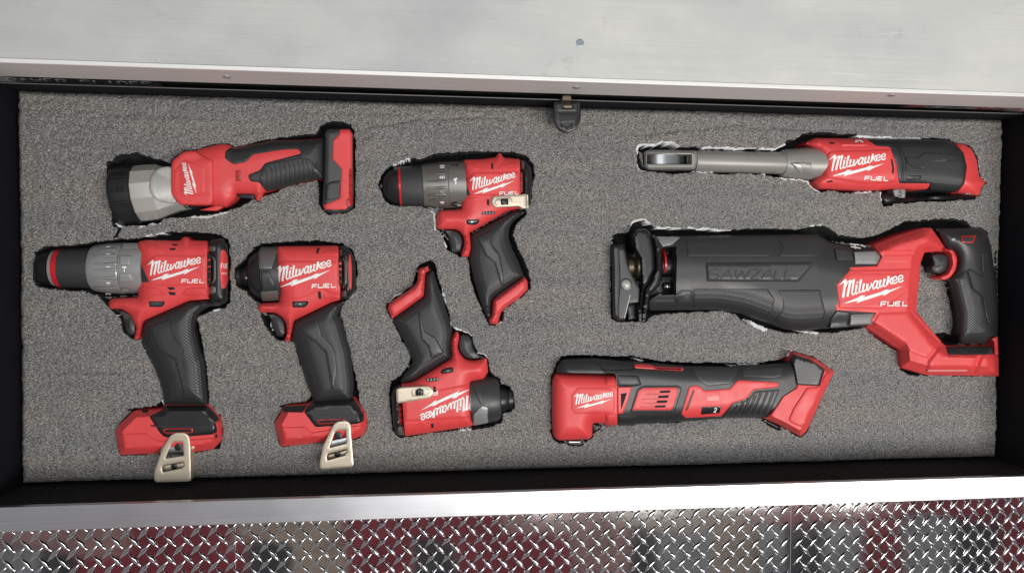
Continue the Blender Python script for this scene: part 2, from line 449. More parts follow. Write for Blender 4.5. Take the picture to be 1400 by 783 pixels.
WALLM = mat('black_powder_coat', (.005, .005, .0075), .8, spec=.2, mott=.2, bump=('noise', 1200, .2))
FADED = mat('faded_white_print', (.5, .5, .5), .6)
STICK = mat('black_sticker', (.012, .012, .014), .35)
TREADM = brushed('bright_tread_aluminium', (.60, .59, .59), .055, 1.0, scale=(90, 120, 120), amt=.10, bump=.06)

def box(name, lo, hi, m, parent=None, bev=0.0, origin=None):
    me = bpy.data.meshes.new(name); bm = bmesh.new(); bmesh.ops.create_cube(bm, size=1)
    lo = np.array(lo, float); hi = np.array(hi, float); org = np.array(origin if origin is not None else (0, 0, 0), float)
    for v in bm.verts:
        v.co = Vector(((np.array(v.co)+.5)*(hi-lo)+lo-org).tolist())
    if bev: bmesh.ops.bevel(bm, geom=bm.edges[:], offset=bev, segments=2, affect='EDGES', profile=.5)
    bm.to_mesh(me); bm.free(); me.materials.append(m)
    if bev:
        me.polygons.foreach_set('use_smooth', [False]*len(me.polygons))
    o = bpy.data.objects.new(name, me); COL.objects.link(o)
    if parent is not None: o.parent = parent
    return o
def empty(name, loc, label=None, cat=None, kind=None):
    o = bpy.data.objects.new(name, None); COL.objects.link(o); o.location = loc; o.empty_display_size = .02
    if label: o['label'] = label
    if cat: o['category'] = cat
    if kind: o['kind'] = kind
    return o

# drawer -------------------------------------------------------------
D0 = (0, 0, -.035)
drawer = empty('drawer', D0, 'open drawer with black lined walls and a bright brushed metal front rim', 'drawer')
box('drawer_floor', (-.508, -.1925, -.035), (.508, .187, -.031), WALLM, drawer, origin=D0)
box('side_wall', (-.509, -.1925, -.0305), (-.5055, .187, .058), WALLM, drawer, origin=D0)
box('side_wall', (.5055, -.1925, -.0305), (.509, .187, .058), WALLM, drawer, origin=D0)
box('front_wall', (-.505, -.1925, -.0305), (.505, -.1885, .0605), LINING, drawer, origin=D0)
bw = box('back_wall', (-.505, .1845, -.0305), (.505, .1862, .0222), WALLM, drawer, origin=D0)
box('metal_edge', (-.56, .1852, .0224), (.56, .1860, .0234), GEARD, bw, origin=(0, 0, 0)); bw.children[0].location = (0, 0, .035)
box('front_rim', (-.66, -.2085, .0608), (.66, -.1872, .0675), ALU_RIM, drawer, bev=.0005, origin=D0)
box('rim_lip', (-.66, -.2102, .0535), (.66, -.2086, .0628), DARKAL, drawer, origin=D0)

# bench above the drawer ----------------------------------------------
B0 = (0, .45, .04)
bench = empty('workbench', B0, 'bare scuffed aluminium bench top with screwed front edge above the open drawer', 'workbench')
box('bench_top', (-1.2, .1926, .079), (1.2, .95, .0843), ALU_TOP, bench, bev=.0006, origin=B0)
EDGE = brushed('polished_edge', (.86, .85, .82), .4, .3, amt=.06)
box('top_edge', (-1.2, .1886, .0855), (1.2, .1921, .0860), EDGE, bench, bev=.0002, origin=B0)
fas = box('front_fascia', (-1.2, .1885, .0362), (1.2, .1922, .0853), ALU_FACE, bench, bev=.0009, origin=B0)
cab = box('cabinet_face', (-1.0, .1926, -.12), (1.0, .1966, .0788), LINING, bench, origin=B0)
# sheet-metal screws
def bolt_mesh(name, r, m, thick=.0012):
    me = bpy.data.meshes.new(name); bm = bmesh.new(); seg = 20
    rings = [(r, 0), (r, thick*.5), (r*.8, thick*.95), (r*.34, thick), (r*.3, thick*.3)]
    vs = [[bm.verts.new((rr*math.cos(2*math.pi*k/seg)*(1 if i < 3 else (1 if k % 5 < 2 else .35)), rr*math.sin(2*math.pi*k/seg)*(1 if i < 3 else (1 if k % 5 < 2 else .35)), z)) for k in range(seg)] for i, (rr, z) in enumerate(rings)]
    for i in range(len(rings)-1):
        for k in range(seg): bm.faces.new((vs[i][k], vs[i][(k+1) % seg], vs[i+1][(k+1) % seg], vs[i+1][k]))
    bm.faces.new(vs[-1]); bm.to_mesh(me); bm.free(); me.materials.append(m); return me
ZINC = mat('zinc_screw', (.5, .5, .5), .35, metal=.8)
BLUEZ = mat('blue_zinc_screw', (.30, .35, .38), .4, metal=.5)
sm = bolt_mesh('screw', .0034, ZINC)
def ray_y(px, py, y):
    d = RM @ np.array([(px-W0/2)/FPX, -(py-H0/2)/FPX, -1]); return CAM+(y-CAM[1])/d[1]*d
for px, py in ((310, 105), (788, 119.5), (1219, 130)):
    o = bpy.data.objects.new('screw', sm); COL.objects.link(o); o.parent = fas
    p = ray_y(px, py, .1885); o.location = (p-np.array(B0)).tolist(); o.rotation_euler = (math.radians(90), .4, 0)
o = bpy.data.objects.new('countersunk_screw', bolt_mesh('countersunk_screw', .0036, BLUEZ, .0005)); COL.objects.link(o); o.parent = bench
o.location = (px2w([(793, 59)], .0844)[0]-np.array(B0)).tolist()
# scratches on the bench top: fine raised burrs
SCR = mat('bright_scratch', (.78, .78, .75), .4, metal=.3)
def scratch(a, b, w=.00016):
    p = px2w([a, b], .08433); d = p[1]-p[0]; n = np.array([-d[1], d[0], 0]); n /= np.linalg.norm(n); mid = (p[0]+p[1])/2+n*.0003
    V = [p[0], mid+n*w/2, mid-n*w/2, p[1]]; V[1][2] += .0001
    o = mesh_obj('scratch', V, [(0, 2, 1), (1, 2, 3)], SCR, bench, np.array(B0)); return o
for a, b in (((290, 32), (352, 52)), ((318, 36), (366, 31)), ((1120, 97), (1215, 108)), ((1215, 107), (1290, 112)), ((1190, 48), (1250, 44)), ((640, 92), (655, 82)), ((205, 78), (330, 88)), ((880, 98), (1010, 108))):
    scratch(a, b)
# stickers on the cabinet face, mostly tucked under the fascia
def zy(px, py): return ray_y(px, py, .1924)
def sticker(x0, x1, z0, z1, name):
    return box(name, (x0, .1920, z0), (x1, .1925, z1), STICK, cab, origin=(0, 0, 0))
ZT0 = ray_y(0, 110.8, .192)[2]
st = sticker(-.62, -.372, ZT0-.003, .03, 'sticker'); st.parent = bench; st.location = (-B0[0], -B0[1], -B0[2])
class Flat:            # lettering frame on a vertical face
    pass
def wall_text(s, x, z, wd, ht, m, lw, parent):
    V, F = [], []
    for ch in s:
        for stt in GL[ch]:
            pts = np.array([(x+a*wd+b*ht*.25, z+b*ht) for a, b in stt])
            for i in range(len(pts)-1):
                a, b = pts[i], pts[i+1]; d = b-a; n = np.array([-d[1], d[0]])/max(1e-9, np.hypot(*d))*lw/2; k = len(V)
                for q in (a+n, a-n, b-n, b+n): V.append((q[0], .1918-1e-5*(len(F) % 7), q[1]))
                F.append((k, k+1, k+2, k+3))
        x += wd*1.28
    o = mesh_obj('lettering', V, F, m, parent, None, smooth=False); return o
wall_text('RAWER SLIDES', -.508, ZT0, .0084, .015, FADED, .0024, st)
ZS0 = ray_y(1400, 152, .192)[2]; print('Z', ray_y(0, 110.5, .192), ray_y(0, 107, .192), ray_y(1400, 144, .192), ZS0)
sr = sticker(.372, .64, ZS0-.001, .03, 'sticker'); sr.parent = bench; sr.location = (-B0[0], -B0[1], -B0[2])
V, F = [], []
PINKS = mat('faded_red_stripe', (.6, .12, .13), .5)
def slash(x0, w, z0, z1, V, F):
    k = len(V); V += [(x0, .1917, z0), (x0+w, .1917, z0), (x0+w+.018, .1917, z1), (x0+.018, .1917, z1)]; F.append((k, k+1, k+2, k+3))
for x in (.374, .384, .452, .463, .475, .487, .500, .512):
    V, F = [], []; slash(x, .0045, ZS0, ZS0+.022, V, F); mesh_obj('red_stripe', V, F, PINKS, sr, None, smooth=False)
V, F = [], []
for i in range(34):
    x = .398+.0046*i*.9 if i < 13 else .452+.0058*(i-13)
    z = ZS0+.002+.018*rng.random(); slash(x-.006, .0025+.003*rng.random(), z, z+.0026+.002*rng.random(), V, F)
mesh_obj('worn_print', V, F, WHITE, sr, None, smooth=False)

# diamond plate in front ----------------------------------------------
ZP = -.10
deck = empty('tread_plate_deck', (0, -.35, ZP), kind='structure')
PX, PY = .01835, .0200
def lozenge_mesh():
    me = bpy.data.meshes.new('tread_lozenge'); bm = bmesh.new(); Lh, Wd, Hh = .0102, .0027, .0016
    rings = [(1.0, 0.0), (.8, .55), (.42, 1.0)]; vs = []
    n = 12
    for k, z in rings:
        row = []
        for i in range(n):
            g = 2*math.pi*i/n; c, s = math.cos(g), math.sin(g)
            x = c*Lh*k; y = math.copysign(abs(s)**1.0, s)*Wd*k*(1-.55*abs(c))
            row.append(bm.verts.new((x, y, Hh*z)))
        vs.append(row)
    for a in range(2):
        for i in range(n): bm.faces.new((vs[a][i], vs[a][(i+1) % n], vs[a+1][(i+1) % n], vs[a+1][i]))
    bm.faces.new(vs[-1]); bm.to_mesh(me); bm.free()
    me.polygons.foreach_set('use_smooth', [True]*len(me.polygons)); me.materials.append(TREADM); return me
LM = lozenge_mesh()
def seam_x(px): return px2w([(px, 740)], ZP)[0][0]
sx = [-1.3, seam_x(322), seam_x(1081), 1.4]
for k in range(3):
    x0, x1 = sx[k]+.0003, sx[k+1]-.0003; c = ((x0+x1)/2, -.35, ZP)
    # sheet with a soft roll up towards the drawer
    ys = np.concatenate([np.linspace(-.7, -.305, 12), np.linspace(-.300, -.215, 12)]); xs = np.linspace(x0, x1, 60)
    V = []; F = []
    for j, y in enumerate(ys):
        r = 0; z = ZP
        for x in xs: V.append((x, y, z+.00012*math.sin(x*37+y*21+k)*math.sin(y*60+x*9)))
    nx = len(xs)
    for j in range(len(ys)-1):
        for i in range(nx-1): F.append((j*nx+i, j*nx+i+1, (j+1)*nx+i+1, (j+1)*nx+i))
    # thickness at the rim of the sheet
    nb = len(V)
    pan = mesh_obj('tread_panel', V, F, TREADM, deck, np.array((0, -.35, ZP)))
    mats = []
    cnt = 0; rest = []
    for j in range(-2, 22):
        for h in (0, 1):
            y = -.219-PY*(j+.5*h)
            if y < -.40 or y > -.218: continue
            for i in range(-80, 90):
                x = PX*(i+.5*h)+.004
                if x < x0+.003 or x > x1-.003: continue
                p = w2px([(x, y, ZP)])[0]
                if not (-20 < p[0] < 1420 and p[1] < 800): continue
                r = 0; z = ZP
                o = bpy.data.objects.new('tread_lozenge', LM); COL.objects.link(o); o.parent = pan
                o.location = (x, y+.35, z-ZP+.00005); o.rotation_euler = (0.13*r, 0, (1 if h else -1)*math.radians(48+3*(rng.random()-.5)))
                cnt += 1
# unseen boards added overhead so the bright plate has colours to mirror
ceil = empty('reflection_boards', (0, -1.1, 1.7), kind='structure')
CC = {'r': (.50, .10, .125), 'd': (.14, .14, .15), 'b': (.75, .60, .48), 'g': (.55, .56, .55), 'p': (.66, .38, .36)}
CM = {k: mat('reflection_cloth', v, .9, mott=.35, mscale=9) for k, v in CC.items()}
x = -2.0
for key, w in (('g', .62), ('d', .12), ('r', .55), ('d', .14), ('b', .20), ('r', .22), ('d', .15), ('r', .42), ('p', .2), ('d', .1), ('g', .22), ('b', .16), ('g', .12), ('d', .14), ('g', .16), ('r', .16), ('g', .2), ('d', .2), ('r', .2), ('d', .2)):
    box('reflection_board', (x, -1.75, 1.7), (x+w-.004, -.924, 1.71), CM[key], ceil, origin=(0, -1.1, 1.7)); x += w
x = -2.0
for key, w in (('p', .9), ('r', .35), ('b', .35), ('r', .55), ('p', .4), ('b', .5), ('p', .15), ('r', .95), ('p', .3)):
    box('reflection_board', (x, -.920, 1.7), (x+w-.004, -.81, 1.71), CM[key], ceil, origin=(0, -1.1, 1.7)); x += w

# drawer latch ----------------------------------------------------------
lt = Tool('drawer_latch', 'black plastic pull latch with a D shaped finger hole at the drawer back edge', 'latch', (775, 160))
lt.root.location = lt.c = px2w([(775, 150)], .002)[0]
LS = lt.S
tab = patch(lt, 'tab', [(757, 138), (794, 138), (794, 164), (789, 176), (776, 182.5), (763, 177), (757, 164)], const(34), BLK, off=2.5, r=2, depth=5, rc=4)
patch(lt, 'raised_face', [(760, 141), (790, 141), (791, 162), (786, 173), (776, 178), (766, 174), (760, 162)], const(36.5), BLK, off=1, r=1, depth=1, rc=3, parent=tab,
      holes=[[(767, 169), (783, 168), (782, 173), (776, 175.5), (769, 174)], [(764, 152.3), (788, 152.3), (788, 154.6), (764, 154.6)], [(769, 142.6), (783, 142.6), (783, 148), (769, 148)]])
patch(lt, 'strike_pin', [(769.5, 143), (782.5, 143), (782.5, 147.5), (769.5, 147.5)], const(36.6), BRASS, off=.8, r=.8, depth=1, parent=tab)
patch(lt, 'hinge', [(769, 130), (781, 130), (782, 138), (768, 138)], const(46), BRASS, off=2, r=1.2, depth=14)
patch(lt, 'finger_loop', [(766, 168), (784, 167), (783, 174), (776, 177), (768, 175.5)], const(37), BLK, off=.8, r=.7, depth=1, rc=2, parent=tab,
      holes=[[(768.3, 169.6), (775, 171.5), (782, 169), (781, 172.8), (776, 174.6), (770, 173.6)]])
TOOLS.remove(lt)
# ------------------------------------------------------------------ crops of the reference used as drawing frames
FL1 = Crop(130, 180, 5.595); FL2 = Crop(300, 150, 4.895)
HD = Crop(30, 300, 4.35); HDb = Crop(130, 460, 3.73)
ID = Crop(310, 315, 4.895); IDb = Crop(360, 520, 5.594); IDa = Crop(310, 310, 2.235)
CD = Crop(505, 195, 5.592); CDh = Crop(590, 280, 4.607)
CI = Crop(520, 470, 5.595); CIh = Crop(520, 345, 5.053)
RW1 = Crop(860, 175, 5.6); RW2 = Crop(1080, 170, 5.0)
S1 = Crop(820, 290, 4.35); S1b = Crop(820, 290, 4.607); S2 = Crop(1080, 290, 3.403)
MT1 = Crop(740, 475, 5.4); MT2 = Crop(930, 465, 5.4)
GAPS, KEEP, LOWER, FRINGE = [], [], [], []

# ================================================================== flashlight
t = Tool('flashlight', 'red and black cordless flashlight with a silver lamp head and black lens ring', 'flashlight', (320, 240))
A, B = FL1((112, 482))[0], FL1((612, 432))[0]
k = 1/5.595
pr = [(0, 40), (.6, 43), (3, 44.5), (10, 45), (29, 44.5), (30.5, 42)]
lathe(t, 'lens_ring', A, B, pr, -18, BLK, seg=48)
for a in np.linspace(.25, 2.9, 7):
    pass
prs = [(29, 41.5), (36, 41.5), (46, 41.5), (62, 40.5), (72, 36), (84, 32), (100, 30)]
head = lathe(t, 'lamp_head', A, B, prs, -18, SILV, seg=12, ang0=math.pi/12, sharp=15)
Hs = cylH(A, B, [(x, r*.98) for x, r in prs], -18)
Hr = cylH(A, B, [(0, 44), (10, 45), (30, 44.5)], -18)
for yy0 in (345, 545):
    patch(t, 'ring_rib', FL1((106, yy0), (238, yy0-14), (240, yy0+2), (108, yy0+16)), Hr, BLK, off=.8, r=.8, step=2, depth=3)
text(t, 'lettering', 'LED', FL1((118, 462))[0], (5.0, -.35), (.4, -6), Hr, PIT, w=1.0)
body = FL1((580, 265), (590, 220), (680, 150), (760, 145), (850, 120), (950, 95)) + FL2((60, 232), (100, 258), (180, 243), (340, 207), (520, 203), (705, 192), (705, 472), (640, 466), (500, 499), (400, 527), (318, 552), (295, 553), (290, 580), (265, 618), (240, 600), (235, 565), (110, 562), (118, 575), (95, 612), (40, 656)) + FL1((985, 575), (890, 562), (650, 562), (600, 512), (578, 460))
H = pillow(body, 1, 17, 24, rc=4)
patch(t, 'housing', body, H, RED, off=0, e=0, r=1.2, body=True, rc=4)
patch(t, 'red_skirt', FL1((800, 600), (940, 560), (985, 575), (930, 606)), const(-4), RED, off=1.5, r=1, depth=18)
dome = FL1((590, 264), (500, 272), (445, 308), (416, 370), (413, 440), (438, 500), (500, 540), (625, 553))
patch(t, 'domed_panel', dome, hmax(Hs, const(11)), DOME, off=2.0, r=3, step=2.5, depth=8, rc=6)
pl = FL1((582, 268), (592, 222), (680, 152), (762, 147), (800, 175), (900, 215), (905, 520), (888, 560), (652, 560), (602, 510), (580, 460))
patch(t, 'emblem_plate', pl, hmax(H, const(15)), RED, off=3.5, e=3, r=4, depth=6, rc=4)
He = hmax(H, const(15))
ip = FL1((602, 300), (684, 212), (838, 272), (842, 466), (800, 494), (642, 494), (602, 456))
patch(t, 'emblem_recess', ip, plus(He, 3.0), RED, off=1.2, e=1.5, r=1.5, rc=2)
emblem(t, FL1((773, 473))[0], FL1((708, 240))[0], plus(He, 4.2), fuel=False)
ridge(t, 'moulded_line', FL1((905, 180), (902, 300), (905, 520), (960, 570)), 2.2, H, RED, .6)
ridge(t, 'moulded_line', FL1((770, 160), (830, 200), (890, 222)), 4, H, RED, 1.2)
bl = FL2((35, 325), (40, 278), (74, 250), (112, 260), (180, 245), (340, 209), (520, 205), (704, 194), (704, 471), (640, 465), (500, 498), (400, 526), (315, 550), (290, 520), (266, 486), (205, 480), (190, 437), (270, 405), (308, 356), (540, 296), (545, 282), (524, 264), (430, 268), (225, 300), (180, 350), (95, 367))
patch(t, 'grip_cover', bl, H, RUB, off=1.6, r=1.8, rc=3)
gp = FL2((262, 455), (310, 365), (540, 320), (605, 333), (655, 395), (688, 425), (680, 460), (640, 462), (500, 492), (400, 520), (318, 545), (285, 500))
patch(t, 'ribbed_grip', gp, plus(H, 1.6), INLAY, off=.7, r=1.5)
for i in range(12):
    f = i/11; x = 305+f*340; y0 = 385-50*math.sin(f*2.2)+10*f; y1 = 532-88*f
    ridge(t, 'grip_rib', FL2((x, y0), (x+14, y0+45), (x+16, y1-30), (x+10, y1)), 3.6, plus(H, 2.2), RUB, 1.0)
patch(t, 'grip_inset', FL2((545, 215), (690, 208), (660, 268), (640, 278), (590, 268)), plus(H, 1.6), RUB, off=.8, r=1.2)
patch(t, 'lock_slide', FL2((110, 560), (236, 562), (236, 602), (135, 590)), const(-2), BLK, off=2, r=1.5, body=True)
patch(t, 'faded_badge', FL2((108, 405), (146, 405), (146, 478), (108, 478)), H, RED2, off=.4, e=.2, r=.6, depth=.4, rc=1)
for y0 in (418, 434, 450, 464): ridge(t, 'badge_line', FL2((114, y0), (140, y0)), .8, plus(H, .4), DKRED, .15)
patch(t, 'trigger_wing', FL2((235, 490), (262, 486), (292, 545), (288, 580), (264, 616), (242, 600)), const(2), RED, off=6, r=4, body=True)
foot = FL2((705, 150), (730, 130), (870, 128), (892, 160), (892, 400), (898, 500), (890, 655), (850, 680), (762, 698), (702, 676), (690, 640), (700, 420))
Hf = pillow(foot, 10, 19, 5, rc=2)
patch(t, 'battery_foot', foot, Hf, CHARC, body=True, e=0, r=1, rc=2)
patch(t, 'red_foot_trim', FL2((806, 131), (868, 130), (890, 162), (890, 480), (866, 640), (848, 668), (704, 668), (694, 640), (806, 592), (815, 395), (755, 330), (760, 207), (800, 165)), Hf, RED, off=1.6, r=1.4, rc=1)
patch(t, 'rail_slot', FL2((866, 395), (888, 395), (893, 640), (852, 652), (850, 600), (866, 590)), plus(Hf, 1.6), RED2, off=.8, r=1)
for yy0 in (440, 500, 555, 600): ridge(t, 'rail_rib', FL2((866, yy0), (892, yy0+8)), 1.6, plus(Hf, 2.4), DKRED, .5)
patch(t, 'foot_shade_patch', FL2((706, 610), (712, 505), (740, 482), (808, 472), (806, 590)), Hf, BLK, off=.8, r=1)  # black patch: shade on the foot's lower half, put in as colour
GAPS += [[(152, 224), (159, 215), (166, 211), (187, 210), (203, 214), (226, 222), (236, 226), (232, 250), (160, 240)],
         [(154, 290), (158, 305), (166, 309), (215, 306), (222, 298), (255, 296), (300, 291), (325, 284), (350, 270), (378, 262), (384, 256), (372, 252), (330, 262), (200, 300)],
         [(318, 202), (330, 203), (341, 197), (400, 186), (434, 184), (440, 172), (450, 167), (466, 166), (478, 170), (484, 182), (478, 190), (440, 195), (340, 214)],
         [(479, 180), (485, 190), (486, 250), (485, 285), (472, 293), (448, 293), (441, 285), (478, 250)], [(435, 246), (441, 246), (442, 285), (437, 280)]]
FRINGE += [[(158, 306), (166, 309.5)], [(192, 309), (200, 306.5), (218, 305)], [(262, 297), (285, 296), (312, 291)]]

# ================================================================== shared bits of the two large pistol tools
def pocket_clip(t, poly, holes, screw, rs, h=24):
    c = patch(t, 'belt_clip', poly, const(h), CLIP, off=1.5, r=1.6, step=2.5, depth=2.2, rc=4, holes=holes)
    return c
def slots(t, H, lst, off=.25):
    for p in lst: patch(t, 'vent_slot', p, H, PIT, off=off, e=.1, r=.5, step=2, depth=.3, rc=.5)

# ================================================================== large hammer drill
t = Tool('hammer_drill', 'largest red drill at left with a thick black chuck and beige belt clip', 'drill', (220, 470), 'red and black pistol grip power tools')
q = 1/4.35
A, B = HD((66, 288))[0], HD((700, 291))[0]
zc = -16
lathe(t, 'chuck_nose', A, B, [(0, 11), (1, 17), (3.5, 21.5), (8, 24.5), (13, 25.5), (21.5, 26)], zc, BLK)
lathe(t, 'chuck_band', A, B, [(21, 25.7), (21.6, 26.6), (25.5, 27), (26, 26.2)], zc, GEAR)
lathe(t, 'red_ring', A, B, [(25.7, 27), (26.2, 28), (31, 28.4), (31.6, 27.5), (33, 27.4)], zc, REDRING)
lathe(t, 'chuck_sleeve', A, B, [(32.6, 28), (33.3, 29.2), (60, 29.9), (73, 30.6), (74, 30)], zc, KNURL, seg=56)
pc = [(73, 31), (74, 33), (78, 34.8), (96, 37.6), (117, 38.6), (118, 38.0)]
lathe(t, 'clutch_collar', A, B, pc, zc, GEAR, seg=56)
pm = [(118, 37.6), (118.6, 37.8), (144, 38), (150, 38)]
lathe(t, 'mode_ring', A, B, pm, zc, GEAR, seg=56)
Hc = cylH(A, B, pc, zc); Hm = cylH(A, B, pm, zc)
for y0, x0 in ((182, 455), (216, 425), (265, 430), (300, 425), (348, 425), (405, 430)):
    yb = y0+(y0-290)*.04
    patch(t, 'clutch_rib', HD((x0, y0-3), (560, yb-11), (566, yb+11), (x0, y0+5)), Hc, GEAR, off=1.5, e=2, r=1.8, step=2, depth=2)
for s, y0 in (('1', 158), ('8', 210), ('1', 280), ('4', 378), ('2', 440)):
    text(t, 'number', s, HD((526, y0+8))[0], (0, -3.6*(1 if 180 < y0 < 400 else .6)), (-6.0, 0), Hc, WHITE, w=1.1)
for p in (((580, 212), (655, 216), (638, 268), (580, 270)), ((580, 322), (640, 322), (662, 372), (580, 372)), ((600, 140), (690, 138), (692, 172), (592, 176)), ((590, 412), (632, 412), (634, 432), (592, 430))):
    patch(t, 'mode_pad', HD(*p), Hm, LGREY, off=1.2, r=1.2, step=2, depth=2, rc=1.5)
P_, F_ = [], []
for pts, w in ((((596, 283), (622, 283)), 2.2), (((609, 283), (609, 312)), 1.5)): stroke_quads(HD(*pts), w, Hm, .4, P_, F_, t)
mesh_obj('hammer_symbol', P_, F_, WHITE, t.root, t.c, smooth=False)
hs = HD((690, 132), (735, 122), (940, 126), (963, 100), (990, 104), (1002, 122), (1100, 126), (1150, 110), (1195, 108), (1226, 150), (1226, 490), (1190, 512), (1100, 518), (1060, 548), (990, 500), (720, 610), (700, 712), (665, 714), (678, 640), (640, 562), (590, 532), (522, 532), (514, 500), (520, 478), (545, 467), (690, 462))
H = pillow(hs, 1, 21, 24, rc=3)
hd = HD((1195, 510), (1110, 476), (990, 483), (730, 600), (708, 700), (735, 775)) + HDb((252, 50), (292, 132), (330, 230), (347, 290), (354, 350), (572, 354), (571, 300), (556, 120)) + HD((1060, 775), (1032, 660), (1032, 590), (1062, 546), (1110, 520))
Hh = pillow(hd, 1, 18, 26, rc=5)
patch(t, 'handle', hd, Hh, GRIP, e=0, r=1.2, body=True, rc=5)
patch(t, 'housing', HD((690, 132), (735, 122), (940, 126), (963, 100), (990, 104), (1002, 122), (1102, 126), (1102, 460), (1114, 472), (990, 482), (720, 602), (698, 712), (665, 714), (678, 640), (640, 562), (590, 532), (522, 532), (514, 500), (520, 478), (545, 467), (690, 462)), H, RED, off=.6, r=1.5, body=True, rc=3)
ridge(t, 'handle_seam', HD((1110, 490), (995, 498), (742, 612), (720, 715), (742, 770)), 2.0, Hh, RUB, 1.0)
inl = HD((752, 640), (880, 592), (882, 622), (905, 702), (965, 770)) + HDb((446, 88), (460, 200), (468, 292), (452, 300), (406, 118), (320, 66)) + HD((795, 735),)
patch(t, 'grip_inlay', inl, Hh, INLAY, off=1.6, r=1.0)
# trigger
patch(t, 'trigger', HD((552, 534), (600, 534), (652, 562), (682, 622), (676, 688), (640, 690), (616, 670), (606, 612), (590, 565)), const(-8), CHARC, off=16, e=10, r=8, body=True, rc=5)
pan = HD((688, 290), (745, 236), (800, 206), (1098, 210), (1100, 392), (960, 397), (880, 402), (692, 392))
patch(t, 'logo_panel', pan, H, RED, off=2.4, e=2.2, r=3.5, kind='chamfer', rc=1.5)
Hp = plus(H, 2.4)
patch(t, 'upper_facet', HD((732, 142), (815, 146), (852, 190), (735, 192)), H, RED, off=1.8, r=2, kind='chamfer')
patch(t, 'upper_facet', HD((990, 150), (1100, 140), (1100, 192), (958, 192)), H, RED, off=1.8, r=2, kind='chamfer')
patch(t, 'lower_facet', HD((692, 400), (805, 402), (862, 452), (690, 458)), H, RED, off=1.8, r=2, kind='chamfer')
patch(t, 'lower_facet', HD((975, 405), (1100, 400), (1104, 458), (940, 452)), H, RED, off=1.8, r=2, kind='chamfer')
slots(t, plus(H, .6), [HD((890, 143), (930, 148), (918, 158), (900, 156)), HD((880, 170), (915, 170), (910, 182), (878, 182)), HD((862, 402), (905, 402), (910, 415), (880, 420)), HD((868, 430), (912, 432), (914, 450), (880, 448))])
patch(t, 'side_window', HD((694, 282), (714, 280), (758, 372), (692, 373)), plus(H, 2.4), CHARC, off=.5, r=.8, rc=.5)
emblem(t, HD((768, 360))[0], HD((1060, 278))[0], Hp)
cap = HD((1100, 125), (1150, 110), (1195, 108), (1226, 150), (1226, 490), (1190, 512), (1105, 505), (1100, 460))
Hk = pillow(cap, -2, 20, 14, rc=4)
patch(t, 'rear_cap', cap, Hk, BLK, off=.8, r=1.5, body=True, rc=4)
ov = patch(t, 'rear_badge', HD((1182, 182), (1205, 176), (1224, 210), (1224, 382), (1205, 415), (1186, 410), (1172, 300)), Hk, RED, off=1.8, r=1.5, rc=4)
text(t, 'lettering', 'FUE', HD((1184, 290))[0], (2.6, 0), (0, -6.5), plus(Hk, 1.8), WHITE, w=.9, gap=.35)
patch(t, 'badge_stripe', HD((1184, 314), (1220, 314), (1220, 327), (1184, 327)), plus(Hk, 1.8), PINKP, off=.3, e=.1, r=.4, depth=.3)
patch(t, 'vent_opening', HD((1102, 205), (1122, 200), (1124, 385), (1104, 388)), plus(H, .6), PIT, off=.9, e=.2, r=.5, depth=1)
for y0 in (236, 276, 306, 350): patch(t, 'vent_bar', HD((1100, y0), (1122, y0-3), (1122, y0+9), (1100, y0+12)), plus(H, 1.4), DKRED if y0 > 300 else RED2, off=.5, r=.5, step=2, depth=1)
patch(t, 'rear_bracket', HD((1124, 206), (1152, 236), (1152, 362), (1128, 392), (1128, 372), (1138, 350), (1138, 240), (1124, 226)), Hk, GEARD, off=2.0, r=1)
patch(t, 'rear_bracket', HD((1102, 158), (1150, 158), (1150, 190), (1102, 190)), Hk, GEARD, off=2.0, r=1.5)
patch(t, 'rear_bracket', HD((1102, 410), (1128, 394), (1152, 398), (1152, 440), (1102, 444)), Hk, GEARD, off=2.0, r=1.5)
for y0 in (160, 430): disc(t, 'case_screw', HD((1160, y0))[0], 2.4, 19.5, BLK)
patch(t, 'direction_switch', HD((754, 486), (850, 485), (846, 508), (828, 520), (757, 520)), H, PIT, off=.9, e=.3, r=.6, depth=.5)
patch(t, 'switch_button', HD((760, 490), (838, 489), (836, 506), (824, 515), (762, 515)), plus(H, .8), CHARC, off=.9, r=.8, step=2)
ridge(t, 'switch_line', HD((787, 490), (787, 515)), 1, plus(H, 1.7), BLK, .2)
# foot
ft = HDb((105, 490), (112, 460), (195, 378), (345, 370), (352, 345), (574, 345), (610, 383), (640, 420), (644, 530), (604, 572), (500, 588), (125, 602))
Hf = pillow(ft, 4, 20, 9, kind='chamfer', rc=3)
patch(t, 'battery_foot', ft, Hf, RED, off=0, e=0, r=1.2, body=True, rc=3, rings=(9,), sharp=25)
neck = HDb((352, 350), (574, 350), (610, 385), (636, 420), (640, 470), (600, 498), (500, 506), (355, 512), (330, 490), (275, 406), (345, 372))
patch(t, 'foot_collar', neck, Hf, BLK, off=2.4, e=2.4, r=3.5, rc=3)
ridge(t, 'collar_line', HDb((285, 455), (575, 462), (638, 425)), 2, plus(Hf, 2.4), CHARC, .7)
patch(t, 'foot_lower_panel', HDb((106, 496), (262, 489), (302, 522), (345, 528), (500, 522), (604, 512), (642, 478), (642, 530), (602, 568), (500, 584), (127, 598)), Hf, RED, off=1.6, r=2, kind='chamfer', rc=1)
patch(t, 'light_frame', HDb((342, 478), (358, 466), (500, 466), (498, 490), (358, 494)), plus(Hf, 2.4), RED2, off=.8, r=.8)
patch(t, 'light_slot', HDb((352, 480), (364, 472), (493, 472), (491, 485), (362, 488)), plus(Hf, 3.2), PIT, off=.3, e=.1, r=.4, depth=.4)
patch(t, 'foot_notch', HDb((232, 374), (268, 372), (275, 382), (248, 388)), Hf, PIT, off=.6, e=.2, r=.5)
